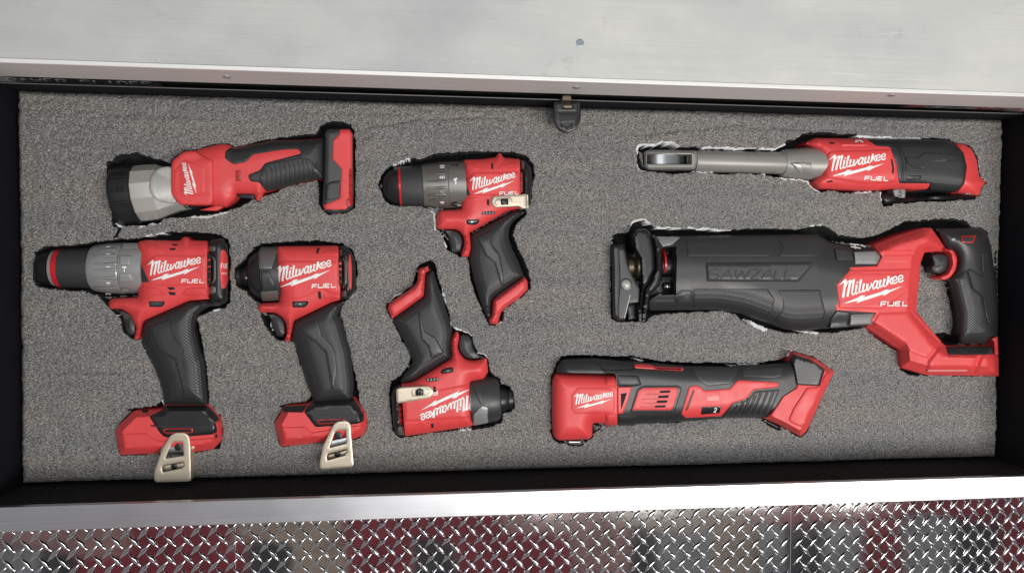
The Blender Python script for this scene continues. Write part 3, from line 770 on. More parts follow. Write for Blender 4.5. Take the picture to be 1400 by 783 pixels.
patch(t, 'latch_hook', HDb((608, 432), (638, 418), (642, 530), (610, 545), (606, 500), (622, 480)), Hf, RED, off=3, r=2, depth=4)
patch(t, 'latch_hole', HDb((612, 500), (622, 494), (624, 512), (614, 520)), plus(Hf, 3), PIT, off=.3, e=.1, r=.4, depth=.4)
h1 = HDb((358, 620), (388, 548), (402, 536), (446, 536), (452, 606)); h2 = HDb((340, 664), (352, 654), (450, 638), (454, 658), (440, 671), (345, 690))
pocket_clip(t, HDb((300, 730), (300, 690), (342, 572), (384, 502), (410, 488), (456, 488), (480, 505), (486, 560), (490, 725), (484, 738), (312, 742)), [h1, h2], None, 0)
patch(t, 'clip_return', HDb((486, 560), (494, 565), (498, 720), (488, 735)), const(12), CLIP, off=4, r=1, depth=14, rc=1)
patch(t, 'clip_return', HDb((335, 560), (470, 552), (470, 592), (320, 602)), const(18), STEEL, off=2, r=3, depth=10)
patch(t, 'clip_return', HDb((340, 655), (455, 640), (455, 672), (340, 690)), const(12), CLIP, off=2, r=3, depth=30)
disc(t, 'clip_screw', HDb((424, 563))[0], 5.2, 23.2, BLK, inner=True); disc(t, 'bit_peg', HDb((402, 662))[0], 4.2, 15.5, BLK, inner=True)
disc(t, 'screw_boss', HDb((488, 562))[0], 4.5, 19, CLIP)
GAPS += [[(192, 326), (228, 318), (262, 318), (300, 321), (312, 328), (314, 345), (300, 345), (200, 335)], [(128, 337), (165, 329), (192, 326), (195, 335), (130, 345)],
         [(47, 345), (60, 339), (130, 332), (130, 345), (60, 350)], [(306, 330), (314, 335), (314, 412), (308, 420), (280, 426), (268, 432), (262, 428), (290, 415)],
         [(130, 400), (150, 408), (150, 420), (166, 436), (170, 452), (180, 463), (190, 466), (178, 440)], [(266, 430), (272, 450), (277, 482), (282, 515), (286, 552), (300, 568), (303, 600), (299, 612), (292, 614), (290, 575), (275, 545), (268, 490), (262, 440)],
         [(155, 326), (157.5, 326), (165.5, 312), (163.5, 311)], [(176, 560), (215, 555), (225, 545), (220, 562)]]
FRINGE += [[(200, 323), (226, 318.5)], [(222, 548), (224, 553)], [(288, 557), (298, 567)], [(292, 424), (300, 423)]]

# ================================================================== large impact driver
t = Tool('impact_driver', 'large red impact driver with short black nose, second from left along the bottom', 'impact driver', (430, 470), 'red and black pistol grip power tools')
A, B = ID((58, 308))[0], ID((345, 292))[0]; zc = -16
lathe(t, 'bit_collar', A, B, [(0, 8), (.4, 11.5), (1.5, 13.5), (6, 13.6), (7, 12.8), (12, 15), (16, 16.5), (17, 16.5)], zc, BLK)
disc(t, 'chrome_dot', ID((130, 318))[0], 2.0, 4, STEEL)
lathe(t, 'nose_guard', A, B, [(15.5, 23), (16.2, 25.5), (20, 30.5), (25, 34), (31, 37), (36, 38)], zc, BLK, seg=56)
pg = [(35.5, 37.2), (36, 38.4), (59, 38.8), (60, 38.6)]
lathe(t, 'gear_case', A, B, pg, zc, CHARC, seg=56)
Hg = cylH(A, B, pg, zc)
patch(t, 'case_pad', ID((226, 110), (345, 106), (322, 190), (300, 258), (214, 258), (214, 140)), hmax(Hg, const(-6)), GEARD, off=2, r=1.5, depth=4)
patch(t, 'case_pad', ID((225, 408), (340, 400), (352, 470), (236, 474)), hmax(Hg, const(-6)), GEARD, off=2, r=1.5, depth=4)
patch(t, 'case_window', ID((228, 270), (284, 270), (326, 386), (236, 394)), Hg, CHARC, off=1.8, r=1.5, depth=3, rc=1)
hs = ID((340, 106), (745, 100), (800, 102), (838, 140), (862, 200), (872, 380), (832, 450), (780, 478), (700, 490), (452, 602), (422, 745), (380, 742), (402, 690), (396, 622), (370, 580), (322, 550), (216, 547), (208, 510), (222, 488), (352, 480), (352, 402), (286, 265), (322, 190))
H = pillow(hs, 1, 21, 24, rc=3)
hd = ID((832, 450), (760, 478), (700, 480), (450, 606), (428, 745)) + IDa((206, 345), (230, 430), (250, 490), (262, 522), (266, 540), (384, 532), (389, 480), (378, 375), (352, 288), (345, 262)) + ID((748, 570), (760, 512), (800, 475))
Hh = pillow(hd, 1, 18, 26, rc=5)
patch(t, 'handle', hd, Hh, GRIP, e=0, r=1.2, body=True, rc=5)
patch(t, 'housing', ID((340, 106), (745, 100), (757, 380), (758, 465), (700, 480), (452, 602), (422, 745), (380, 742), (402, 690), (396, 622), (370, 580), (322, 550), (216, 547), (208, 510), (222, 488), (352, 480), (352, 402), (286, 265), (322, 190)), H, RED, off=.6, r=1.5, body=True, rc=3)
ridge(t, 'handle_seam', ID((745, 492), (710, 496), (464, 616), (440, 745)) + IDa((214, 345),), 2.0, Hh, RUB, 1.0)
patch(t, 'grip_inlay', ID((490, 648), (608, 590), (612, 612), (640, 705), (700, 760)) + IDa((332, 385), (336, 430), (328, 492), (320, 496), (302, 385), (268, 350), (236, 330)), Hh, INLAY, off=1.6, r=1.0)
patch(t, 'trigger', ID((262, 552), (330, 552), (375, 585), (392, 622), (398, 692), (370, 716), (335, 706), (310, 662), (300, 610)), const(-8), CHARC, off=16, e=10, r=8, body=True, rc=5)
pan = ID((292, 262), (370, 198), (745, 200), (752, 425), (690, 428), (640, 400), (480, 465), (358, 465), (345, 395))
patch(t, 'logo_panel', pan, H, RED, off=2.4, e=2.2, r=3.5, kind='chamfer', rc=1.5); Hp = plus(H, 2.4)
patch(t, 'upper_facet', ID((640, 135), (745, 120), (745, 170), (618, 165)), H, RED, off=1.8, r=2, kind='chamfer')
patch(t, 'lower_facet', ID((650, 412), (690, 434), (755, 432), (756, 462), (640, 462)), H, RED, off=1.8, r=2, kind='chamfer')
slots(t, plus(H, 2.0), [ID((606, 117), (622, 117), (612, 155), (600, 152)), ID((612, 411), (628, 409), (634, 456), (616, 458))], off=.7)
emblem(t, ID((352, 378))[0], ID((697, 262))[0], Hp)
cap = ID((745, 100), (800, 102), (838, 140), (862, 200), (872, 380), (832, 450), (762, 476), (757, 380))
Hk = pillow(cap, -2, 20, 12, rc=4)
patch(t, 'rear_cap', cap, Hk, BLK, off=.8, r=1.5, body=True, rc=4)
patch(t, 'rear_badge', ID((818, 162), (830, 156), (840, 250), (838, 380), (828, 406), (820, 380), (812, 250)), Hk, RED, off=1.8, r=1.5, rc=3)
patch(t, 'rear_bracket', ID((746, 128), (774, 128), (772, 170), (746, 170)), Hk, GEARD, off=2, r=1.3)
patch(t, 'rear_bracket', ID((776, 178), (802, 208), (802, 352), (780, 392), (772, 380), (784, 340), (784, 215), (774, 195)), Hk, GEARD, off=2, r=1)
patch(t, 'rear_bracket', ID((758, 405), (800, 398), (802, 440), (760, 446)), Hk, GEARD, off=2, r=1.3)
patch(t, 'vent_opening', ID((747, 185), (768, 185), (774, 360), (754, 375)), plus(H, .6), PIT, off=1.0, e=.2, r=.5, depth=1)
for y0 in (212, 250, 290, 335): patch(t, 'vent_bar', ID((747, y0), (770, y0-3), (771, y0+16), (749, y0+20)), plus(H, 1.4), DKRED if y0 > 260 else RED2, off=.6, r=.5, step=2, depth=1)
patch(t, 'direction_switch', ID((437, 474), (548, 471), (546, 492), (522, 514), (441, 516)), H, PIT, off=.9, e=.3, r=.6, depth=.5)
patch(t, 'switch_button', ID((446, 480), (534, 478), (532, 492), (516, 508), (448, 510)), plus(H, .8), CHARC, off=.9, r=.8, step=2)
patch(t, 'switch_arrow', ID((478, 492), (498, 486), (498, 500)), plus(H, 1.7), GREYP, off=.25, e=.1, r=.3, step=1.5, depth=.3, rc=0)
ft = IDb((90, 340), (96, 308), (140, 238), (158, 194), (345, 182), (375, 150), (692, 130), (742, 200), (786, 240), (792, 350), (770, 412), (690, 448), (160, 502), (132, 500))
Hf = pillow(ft, 4, 20, 9, kind='chamfer', rc=3)
patch(t, 'battery_foot', ft, Hf, RED, e=0, r=1.2, body=True, rc=3, rings=(9,), sharp=25)
patch(t, 'foot_collar', IDb((375, 152), (692, 132), (740, 202), (768, 250), (768, 312), (720, 330), (400, 356), (310, 240), (345, 190)), Hf, BLK, off=2.4, e=2.4, r=3.5, rc=3)
ridge(t, 'collar_line', IDb((325, 250), (500, 262), (700, 256), (765, 240)), 2, plus(Hf, 2.4), CHARC, .7)
patch(t, 'foot_lower_panel', IDb((95, 352), (320, 350), (368, 394), (480, 376), (620, 350), (784, 336), (768, 410), (690, 444), (160, 498), (136, 496)), Hf, RED, off=1.6, r=2, kind='chamfer', rc=1)
patch(t, 'rail_block', IDb((160, 196), (342, 186), (300, 244), (142, 240)), Hf, BLK, off=1.2, r=1)
ridge(t, 'rail_edge', IDb((338, 190), (300, 245)), 1.6, plus(Hf, 1), RED, .6)
patch(t, 'light_frame', IDb((408, 310), (424, 296), (632, 292), (606, 322), (428, 334)), plus(Hf, 2.4), RED2, off=.8, r=.8)
patch(t, 'light_slot', IDb((420, 312), (432, 304), (618, 299), (598, 316), (434, 326)), plus(Hf, 3.2), PIT, off=.3, e=.1, r=.4, depth=.4)
patch(t, 'latch_hook', IDb((738, 205), (786, 240), (790, 345), (770, 300), (768, 255), (738, 220)), Hf, RED, off=3, r=1.5, depth=4)
h1 = IDb((506, 512), (548, 392), (570, 380), (630, 378), (634, 480)); h2 = IDb((485, 582), (498, 558), (638, 522), (642, 545), (620, 572), (490, 608))
pocket_clip(t, IDb((430, 668), (432, 612), (460, 490), (538, 332), (570, 310), (640, 305), (668, 332), (673, 420), (692, 640), (682, 660), (445, 680)), [h1, h2], None, 0)
patch(t, 'clip_return', IDb((500, 460), (655, 425), (655, 480), (490, 520)), const(18), STEEL, off=2, r=3, depth=10)
patch(t, 'clip_return', IDb((485, 570), (645, 525), (645, 570), (485, 605)), const(12), CLIP, off=2, r=3, depth=30)
disc(t, 'clip_screw', IDb((573, 421))[0], 5.2, 23.2, BLK, inner=True); disc(t, 'bit_peg', IDb((566, 562))[0], 4.4, 15.5, BLK, inner=True)
GAPS += [[(340, 340), (356, 335), (385, 331), (430, 329), (470, 334), (482, 342), (488, 362), (486, 395), (478, 408), (470, 415), (462, 420), (470, 405), (470, 340), (400, 338)],
         [(462, 425), (466, 440), (472, 455), (478, 480), (486, 520), (490, 550), (500, 565), (501, 585), (495, 560), (484, 545), (476, 470), (460, 440)],
         [(356, 428), (362, 445), (372, 458), (380, 464), (390, 466), (385, 445)], [(322, 365), (332, 358), (342, 345), (342, 400), (325, 392)], [(385, 555), (420, 548), (428, 540), (424, 556)]]
FRINGE += [[(369, 440), (371, 452)], [(470, 414), (482, 404)], [(473, 460), (477, 476)]]

# ================================================================== compact drill
t = Tool('compact_drill', 'compact red drill with black chuck and numbered grey collar at the top centre', 'drill', (640, 310), 'red and black pistol grip power tools')
A, B = CD((78, 334))[0], CD((722, 310))[0]; zc = -12
lathe(t, 'chuck_tip', A, B, [(0, 3), (.5, 6), (4, 7)], zc, STEEL)
lathe(t, 'chuck_nose', A, B, [(3, 7), (4, 13), (8, 19.5), (14, 24), (20, 26.3), (26, 27.2)], zc, BLK)
lathe(t, 'red_ring', A, B, [(25.7, 27), (26.2, 28), (28.8, 28.2), (29.2, 27.4)], zc, REDRING)
lathe(t, 'chuck_sleeve', A, B, [(29, 28), (30, 28.2), (58, 29.4), (59, 29)], zc, KNURL, seg=48)
pc = [(58.5, 29.5), (59.3, 30.4), (75, 32.5), (93, 34), (94, 33.4)]
lathe(t, 'clutch_collar', A, B, pc, zc, GEARD, seg=52); Hc = cylH(A, B, pc, zc)
pm = [(94, 33), (94.6, 33.6), (115, 34), (118, 34)]
lathe(t, 'mode_ring', A, B, pm, zc, GEARD, seg=52); Hm = cylH(A, B, pm, zc)
for y0, x0 in ((236, 440), (296, 440), (346, 440), (402, 450), (440, 460)):
    patch(t, 'clutch_rib', CD((x0, y0-4), (585, y0-15), (588, y0+12), (x0, y0+6)), Hc, GEARD, off=1.5, e=2, r=1.6, step=2, depth=2)
for s, y0, w_ in (('10', 185, 2.4), ('8', 265, 4.2), ('6', 372, 4.4), ('4', 458, 4.0)):
    text(t, 'number', s, CD((574, y0+12))[0], (0, -w_*(.8 if len(s) > 1 else 1)), (-6.2, 0), Hc, WHITE if s != '6' else GREYP, w=1.0)
P_, F_ = [], []
for pts, w in ((((645, 288), (670, 272)), 2.6), (((660, 280), (660, 322)), 1.8)): stroke_quads(CD(*pts), w, Hm, .4, P_, F_, t)
mesh_obj('hammer_symbol', P_, F_, WHITE, t.root, t.c, smooth=False)
hs = CD((720, 130), (850, 127), (965, 112), (985, 80), (1005, 82), (1024, 114), (1150, 124), (1190, 130), (1240, 190), (1250, 300), (1232, 470), (1200, 500), (1158, 505), (1060, 522), (765, 692)) + CDh((243, 190), (250, 270), (236, 327), (190, 330), (186, 305), (206, 250), (200, 200), (175, 165), (140, 152)) + CD((640, 662), (525, 662), (512, 640), (514, 555), (535, 518), (700, 508))
H = pillow(hs, 1, 18, 22, rc=3)
hd = CDh((243, 188), (500, 45), (560, 30), (594, 48), (524, 96), (492, 140), (486, 200), (505, 270), (545, 350), (585, 452), (385, 592), (372, 716), (345, 700), (305, 600), (265, 470), (238, 332), (250, 270))
Hh = pillow(hd, 1, 15, 24, rc=5)
patch(t, 'handle', hd, Hh, GRIP, e=0, r=1.2, body=True, rc=4)
patch(t, 'housing', CD((722, 130), (850, 127), (965, 112), (985, 80), (1005, 82), (1024, 114), (1150, 124), (1160, 500), (1060, 522), (765, 692)) + CDh((243, 190), (250, 270), (236, 327), (190, 330), (186, 305), (206, 250), (200, 200), (175, 165), (140, 152)) + CD((640, 662), (525, 662), (512, 640), (514, 555), (535, 518), (706, 508), (712, 410), (705, 300), (725, 270)), H, RED, off=.6, r=1.5, body=True, rc=3)
ridge(t, 'handle_seam', CDh((560, 45), (500, 58), (252, 198), (258, 270), (244, 330)), 2, Hh, RUB, 1.0)
patch(t, 'grip_inlay', CDh((285, 205), (375, 160), (378, 245), (432, 315), (448, 400), (456, 505), (440, 512), (396, 362), (335, 316)), Hh, INLAY, off=1.6, r=1.0)
patch(t, 'trigger', CDh((52, 152), (135, 155), (175, 170), (198, 205), (202, 250), (185, 296), (145, 306), (118, 295), (120, 255), (95, 185)), const(-8), CHARC, off=15, e=10, r=8, body=True, rc=5)
pan = CD((712, 300), (800, 222), (1150, 220), (1152, 400), (850, 412), (712, 408))
patch(t, 'logo_panel', pan, H, RED, off=2.4, e=2.2, r=3, kind='chamfer', rc=1.5); Hp = plus(H, 2.4)
patch(t, 'upper_facet', CD((727, 152), (800, 156), (850, 206), (727, 214)), H, RED, off=1.8, r=2, kind='chamfer')
patch(t, 'upper_facet', CD((1000, 160), (1148, 140), (1150, 212), (970, 210)), H, RED, off=1.8, r=2, kind='chamfer')
patch(t, 'lower_facet', CD((712, 416), (848, 418), (800, 492), (712, 494)), H, RED, off=1.8, r=2, kind='chamfer')
slots(t, plus(H, .6), [CD((930, 160), (945, 155), (948, 205), (932, 200)), CD((898, 435), (915, 432), (918, 482), (898, 475))])
patch(t, 'side_window', CD((716, 310), (730, 300), (776, 402), (720, 406)), plus(H, 2.4), CHARC, off=.5, r=.8, rc=.5)
emblem(t, CD((795, 392))[0], CD((1112, 288))[0], Hp)
cap = CD((1150, 124), (1190, 130), (1240, 190), (1250, 300), (1232, 470), (1200, 500), (1158, 505))
Hk = pillow(cap, -2, 17, 10, rc=4)
patch(t, 'rear_cap', cap, Hk, BLK, off=.8, r=1.5, body=True, rc=3)
patch(t, 'rear_bracket', CD((1150, 135), (1185, 140), (1182, 208), (1150, 206)), Hk, GEARD, off=2, r=1.3)
patch(t, 'vent_opening', CD((1154, 225), (1172, 225), (1174, 380), (1156, 380)), plus(H, .6), DKRED, off=1.2, e=.2, r=.5, depth=1)
for y0 in (250, 300, 345): patch(t, 'vent_bar', CD((1154, y0), (1172, y0), (1173, y0+12), (1155, y0+12)), plus(H, 1.6), RED2, off=.5, r=.5, step=2, depth=1)
patch(t, 'gear_boss', CD((690, 160), (727, 160), (727, 215), (692, 216)), const(2), GEARD, off=3, r=1.5, depth=6)
patch(t, 'gear_boss', CD((665, 420), (710, 418), (712, 490), (665, 492)), const(2), GEARD, off=3, r=1.5, depth=6)
lathe(t, 'case_bolt', CD((622, 180))[0], CD((685, 180))[0], [(0, 2.5), (7, 2.5), (7.2, 3.4), (11, 3.4)], 8, BLK, seg=12)
lathe(t, 'case_bolt', CD((632, 466))[0], CD((672, 466))[0], [(0, 3), (4, 3), (4.2, 3.8), (7, 3.8)], 8, BLK, seg=12)
cl = CD((930, 442), (950, 407), (1130, 398), (1200, 390), (1206, 505), (1165, 506), (1140, 488), (960, 498), (936, 476))
patch(t, 'belt_hook', cl, const(19.5), CLIP, off=2.5, r=1.6, depth=4, rc=2, step=2.5)
patch(t, 'hook_recess', CD((952, 458), (974, 426), (1088, 421), (1096, 452), (1080, 474), (968, 480)), const(22), CLIP, off=.8, r=.8, depth=1)
patch(t, 'hook_slot', CD((1004, 430), (1062, 427), (1064, 474), (1006, 476)), const(22.8), PIT, off=.3, e=.1, r=.4, depth=.4, rc=1.5)
disc(t, 'hook_screw', CD((1029, 452))[0], 4.0, 24.4, BLK, inner=True)
patch(t, 'hook_return', CD((1200, 392), (1214, 396), (1218, 500), (1206, 504)), const(14), CLIP, off=4, r=1.5, depth=14)
patch(t, 'charge_gauge', CD((852, 542), (868, 524), (962, 523), (962, 548), (854, 552)), H, CHARC, off=.9, r=.6, depth=.5)
for x0 in (872, 896, 920, 944): disc(t, 'gauge_light', CD((x0, 537))[0], 1.3, 20.2, GREYP, seg=10)
patch(t, 'direction_switch', CD((740, 588), (840, 586), (840, 610), (812, 630), (744, 627)), H, PIT, off=.9, e=.3, r=.6, depth=.5)
patch(t, 'switch_button', CD((750, 593), (832, 591), (832, 608), (808, 622), (752, 620)), plus(H, .8), CHARC, off=.9, r=.8, step=2)
patch(t, 'switch_arrow', CD((778, 598), (802, 605), (778, 614)), plus(H, 1.7), WHITE, off=.25, e=.1, r=.3, step=1.5, depth=.3, rc=0)
ft = CDh((585, 450), (605, 480), (608, 532), (560, 580), (456, 655), (436, 682), (416, 752), (366, 750), (358, 722), (378, 700), (386, 598))
patch(t, 'battery_foot', ft, pillow(ft, 0, 17, 6, rc=3), RED, e=0, r=1.2, body=True, rc=2)
ridge(t, 'foot_edge', CDh((583, 456), (392, 590), (380, 702)), 2.0, Hh, RUB, 1.2)
GAPS += [[(520, 242), (527, 232), (535, 227), (560, 218), (575, 218), (600, 211), (640, 207), (700, 208), (720, 214), (729, 225), (730, 240), (727, 260), (722, 262), (700, 222), (575, 228), (530, 245)], [(517, 252), (524, 240), (524, 262)],
         CDh((590, 30), (604, 50), (530, 120), (514, 190), (545, 290), (580, 350), (605, 420), (618, 480), (620, 520), (606, 545), (560, 585), (580, 450), (485, 200), (485, 130)),
         CDh((455, 648), (456, 700), (440, 748), (410, 755), (365, 758), (345, 730), (365, 715), (430, 690)), CDh((232, 330), (242, 440), (270, 520), (300, 610), (330, 690), (350, 730), (350, 700), (262, 470), (240, 330)),
         CDh((50, 152), (75, 185), (82, 240), (100, 288), (125, 302), (160, 315), (190, 332), (180, 300), (110, 240))]
FRINGE += [CDh((0, 40), (15, 60), (25, 120), (25, 150)), CDh((72, 190), (78, 225), (92, 270)), CDh((405, 752), (440, 742)), [(538, 225), (560, 217)]]

# ================================================================== compact impact driver (lies upside down)
t = Tool('compact_impact_driver', 'compact red impact driver lying upside down below the compact drill', 'impact driver', (610, 500), 'red and black pistol grip power tools')
A, B = CI((1016, 426))[0], CI((690, 452))[0]; zc = -12
lathe(t, 'bit_collar', A, B, [(0, 11), (.6, 14.5), (6, 15.5), (7, 14.5), (12, 17.5), (18, 18.5), (19, 18.5)], zc, BLK)
lathe(t, 'nose_guard', A, B, [(17, 26), (18.5, 29.5), (23, 31.5), (33, 33), (40, 33.5)], zc, CHARC, seg=52)
pg = [(39.5, 32.6), (40, 33.8), (58, 34)]
lathe(t, 'gear_case', A, B, pg, zc, CHARC, seg=52); Hg = hmax(cylH(A, B, pg, zc), const(-4))
patch(t, 'case_pad', CI((712, 540), (768, 478), (800, 470), (826, 490), (826, 602), (712, 626)), Hg, GEAR, off=2, r=1.5, depth=4)
patch(t, 'case_window', CI((690, 288), (800, 284), (778, 456), (766, 462)), Hg, CHARC, off=1.6, r=1.5, depth=3, rc=1)
hs = CI((160, 300), (250, 288), (545, 108), (545, 0)) + CIh((490, 700), (490, 602), (512, 556), (540, 548), (546, 592), (532, 650), (546, 692), (582, 735), (640, 746), (735, 730)) + CI((815, 115), (826, 215), (790, 268), (690, 286), (768, 466), (712, 545), (712, 626), (190, 706), (148, 706), (108, 682), (94, 600), (80, 400), (100, 322))
H = pillow(hs, 1, 18, 22, rc=3)
hd = CIh((84, 460), (300, 302), (312, 150), (340, 135), (366, 122), (400, 232), (440, 350), (490, 500), (498, 560), (488, 622), (488, 712)) + CI((545, 102), (250, 284), (165, 298), (148, 284), (190, 220), (238, 172), (245, 112)) + CIh((212, 720), (190, 660), (140, 570))
Hh = pillow(hd, 1, 15, 24, rc=5)
patch(t, 'handle', hd, Hh, GRIP, e=0, r=1.2, body=True, rc=4)
patch(t, 'housing', CI((160, 300), (250, 288), (545, 108), (545, 0)) + CIh((490, 700), (490, 602), (512, 556), (540, 548), (546, 592), (532, 650), (546, 692), (582, 735), (640, 746), (735, 730)) + CI((815, 115), (826, 215), (790, 268), (690, 286), (768, 466), (712, 545), (712, 626), (188, 706), (172, 500)), H, RED, off=.6, r=1.5, body=True, rc=3)
ridge(t, 'handle_seam', CI((165, 286), (245, 272), (530, 98)) + CIh((478, 710), (478, 612)), 2, Hh, RUB, 1.0)
patch(t, 'grip_inlay', CIh((262, 408), (278, 418), (306, 545), (380, 586), (440, 690), (350, 738), (332, 652), (280, 602)), Hh, INLAY, off=1.6, r=1.0)
patch(t, 'trigger', CIh((545, 572), (600, 570), (636, 600), (640, 650), (672, 700), (724, 728), (640, 744), (582, 732), (548, 692), (533, 650)), const(-8), CHARC, off=15, e=10, r=8, body=True, rc=5)
pan = CI((178, 590), (176, 470), (415, 440), (430, 330), (686, 300), (758, 466), (710, 540), (640, 560))
patch(t, 'logo_panel', CI((178, 598), (176, 420), (440, 345), (686, 296), (760, 466), (706, 545), (700, 570)), H, RED, off=2.0, e=1.8, r=3, kind='chamfer', rc=1.5); Hp = plus(H, 2.0)
patch(t, 'lower_facet', CI((185, 612), (360, 600), (300, 690), (190, 700)), H, RED, off=1.6, r=2, kind='chamfer')
slots(t, plus(H, .8), [CI((408, 318), (425, 330), (422, 370), (406, 378)), CI((388, 610), (406, 607), (408, 640), (390, 642))], off=.8)
emblem(t, CI((685, 347))[0], CI((305, 510))[0], Hp)
cap = CI((160, 300), (100, 322), (80, 400), (94, 600), (108, 682), (148, 706), (190, 704), (172, 460))
Hk = pillow(cap, -2, 17, 10, rc=4)
patch(t, 'rear_cap', cap, Hk, BLK, off=.8, r=1.5, body=True, rc=3)
patch(t, 'rear_bracket', CI((130, 635), (182, 625), (188, 700), (135, 695)), Hk, GEARD, off=1.8, r=1.5)
patch(t, 'vent_opening', CI((140, 465), (174, 460), (180, 618), (150, 618)), plus(Hk, .8), DKRED, off=.6, e=.2, r=.5, depth=1)
for y0 in (490, 532, 575): patch(t, 'vent_bar', CI((142, y0), (176, y0-3), (177, y0+14), (144, y0+17)), plus(Hk, 1.3), RED2, off=.5, r=.5, step=2, depth=1)
patch(t, 'belt_hook', CI((118, 345), (155, 330), (368, 318), (404, 340), (409, 380), (380, 416), (168, 450), (125, 456)), const(19.5), CLIP, off=2.5, r=1.6, depth=4, rc=3, step=2.5)
patch(t, 'hook_recess', CI((236, 362), (248, 346), (368, 338), (378, 360), (376, 372), (350, 396), (242, 404)), const(22), CLIP, off=.8, r=.8, depth=1)
patch(t, 'hook_slot', CI((266, 352), (330, 346), (332, 390), (268, 396)), const(22.8), PIT, off=.3, e=.1, r=.4, depth=.4, rc=1.5)
disc(t, 'hook_screw', CI((301, 365))[0], 4.6, 24.4, BLK, inner=True)
patch(t, 'charge_gauge', CI((346, 270), (362, 264), (442, 254), (454, 270), (442, 284), (350, 292)), H, CHARC, off=.9, r=.6, depth=.5)
for i, x0 in enumerate((364, 388, 412, 436)): disc(t, 'gauge_light', CI((x0, 276-i*3))[0], 1.3, 20.2, GREYP, seg=10)
patch(t, 'direction_switch', CI((458, 210), (488, 184), (556, 176), (560, 216), (468, 230)), H, PIT, off=.9, e=.3, r=.6, depth=.5)
patch(t, 'switch_button', CI((467, 209), (492, 190), (549, 183), (552, 211), (474, 222)), plus(H, .8), CHARC, off=.9, r=.8, step=2)
patch(t, 'switch_arrow', CI((524, 198), (526, 212), (502, 208)), plus(H, 1.7), GREYP, off=.25, e=.1, r=.3, step=1.5, depth=.3, rc=0)
ft = CIh((48, 385), (80, 462), (302, 302), (312, 142), (337, 130), (332, 94), (265, 110), (255, 200), (230, 236), (60, 352))
patch(t, 'battery_foot', ft, pillow(ft, 0, 17, 6, rc=3), RED, e=0, r=1.2, body=True, rc=2)
ridge(t, 'foot_edge', CIh((92, 462), (306, 308), (322, 148), (345, 142)), 2.0, Hh, RUB, 1.2)
GAPS += [CIh((248, 120), (268, 85), (300, 70), (332, 55), (362, 65), (385, 110), (400, 190), (425, 270), (450, 340), (482, 450), (498, 505), (540, 535), (600, 558), (632, 585), (642, 640), (672, 690), (722, 700), (740, 730), (700, 740), (600, 590), (490, 560), (360, 130), (320, 90)),
         CIh((228, 230), (160, 278), (80, 318), (52, 358), (45, 385), (60, 390), (240, 245), (262, 200), (250, 130)), CIh((80, 470), (120, 545), (150, 610), (185, 655), (208, 705), (213, 770), (240, 770), (200, 640)),
         CI((240, 110), (205, 190), (165, 235), (95, 285), (70, 380), (80, 500), (95, 660), (140, 710), (165, 712), (100, 500), (110, 330), (180, 290)),
         CI((185, 708), (400, 676), (600, 660), (720, 643), (860, 632), (910, 600), (925, 532), (960, 530), (1005, 522), (1022, 470), (1018, 370), (995, 325), (922, 310), (908, 265), (860, 235), (840, 200), (825, 160), (810, 250), (890, 400), (890, 560), (700, 620)), CI((800, 108), (825, 120), (835, 200), (820, 220))]
FRINGE += [CIh((478, 470), (492, 505), (510, 522), (545, 538)), CIh((545, 538), (600, 555), (630, 580)), CIh((668, 690), (715, 700), (735, 720)), CIh((60, 345), (100, 305), (160, 278)), CIh((425, 260), (450, 345), (458, 362)), CI((600, 664), (690, 652))]

# ================================================================== oscillating multi tool
t = Tool('multi_tool', 'red and black oscillating multi tool with right angled head and flared battery foot', 'multi tool', (945, 545))
bodyp = MT1((80, 250), (106, 190), (112, 150), (155, 86), (380, 76), (650, 101), (1050, 133)) + MT2((30, 190), (200, 190), (430, 195), (780, 164), (802, 150), (835, 86), (990, 130), (1135, 230), (1100, 310), (928, 672), (885, 706), (740, 627), (640, 581), (560, 572), (320, 572), (0, 600)) + MT1((690, 565), (562, 577), (480, 576), (458, 560), (390, 556), (378, 560), (378, 655), (350, 678), (120, 684), (84, 650), (76, 500))
H = pillow(bodyp, 1, 20, 24, rc=4)
patch(t, 'body', MT1((150, 86), (380, 76), (650, 101), (1050, 133)) + MT2((30, 190), (200, 190), (430, 195), (780, 164), (802, 150), (835, 86), (870, 120), (900, 400), (700, 590), (640, 581), (560, 572), (320, 572), (0, 600)) + MT1((690, 565), (562, 575), (556, 470), (556, 200), (470, 168), (112, 186), (112, 150)), H, RUB, e=0, r=1.2, body=True, rc=4)
hp = MT1((106, 188), (370, 196), (460, 200), (556, 196), (562, 290), (562, 577), (480, 576), (458, 560), (392, 556), (378, 562), (378, 652), (350, 676), (122, 684), (86, 650), (78, 500), (80, 250))
Hh = pillow(MT1((106, 188), (370, 196), (460, 200), (700, 196), (700, 577), (480, 576), (458, 560), (392, 556), (378, 562), (378, 652), (350, 676), (122, 684), (86, 650), (78, 500), (80, 250)), 1, 21, 22, rc=4)
patch(t, 'gear_head', hp, Hh, RED, off=.8, r=1.5, body=True, rc=4)
ridge(t, 'head_seam', MT1((100, 660), (200, 668), (300, 668), (372, 648)), 2, Hh, RED, .8)
patch(t, 'logo_panel', MT1((222, 345), (272, 293), (500, 293), (541, 335), (541, 465), (520, 488), (252, 488), (222, 455)), plus(Hh, .8), RED, off=1.0, e=1.6, r=1.6, rc=1)
emblem(t, MT1((258, 445))[0], MT1((525, 375))[0], plus(Hh, 1.8), fuel=False)
patch(t, 'head_boss', MT1((474, 202), (556, 197), (560, 284), (474, 280)), Hh, RED, off=3, r=4, depth=4, rc=2)
patch(t, 'head_boss', MT1((470, 492), (560, 487), (560, 575), (480, 572)), Hh, RED, off=3, r=4, depth=4, rc=2)
patch(t, 'top_cover', MT1((108, 188), (114, 152), (157, 88), (380, 78), (470, 166), (556, 168), (556, 192), (370, 193)), hmax(H, const(4)), RUB, off=2.6, r=3, depth=5, rc=3)
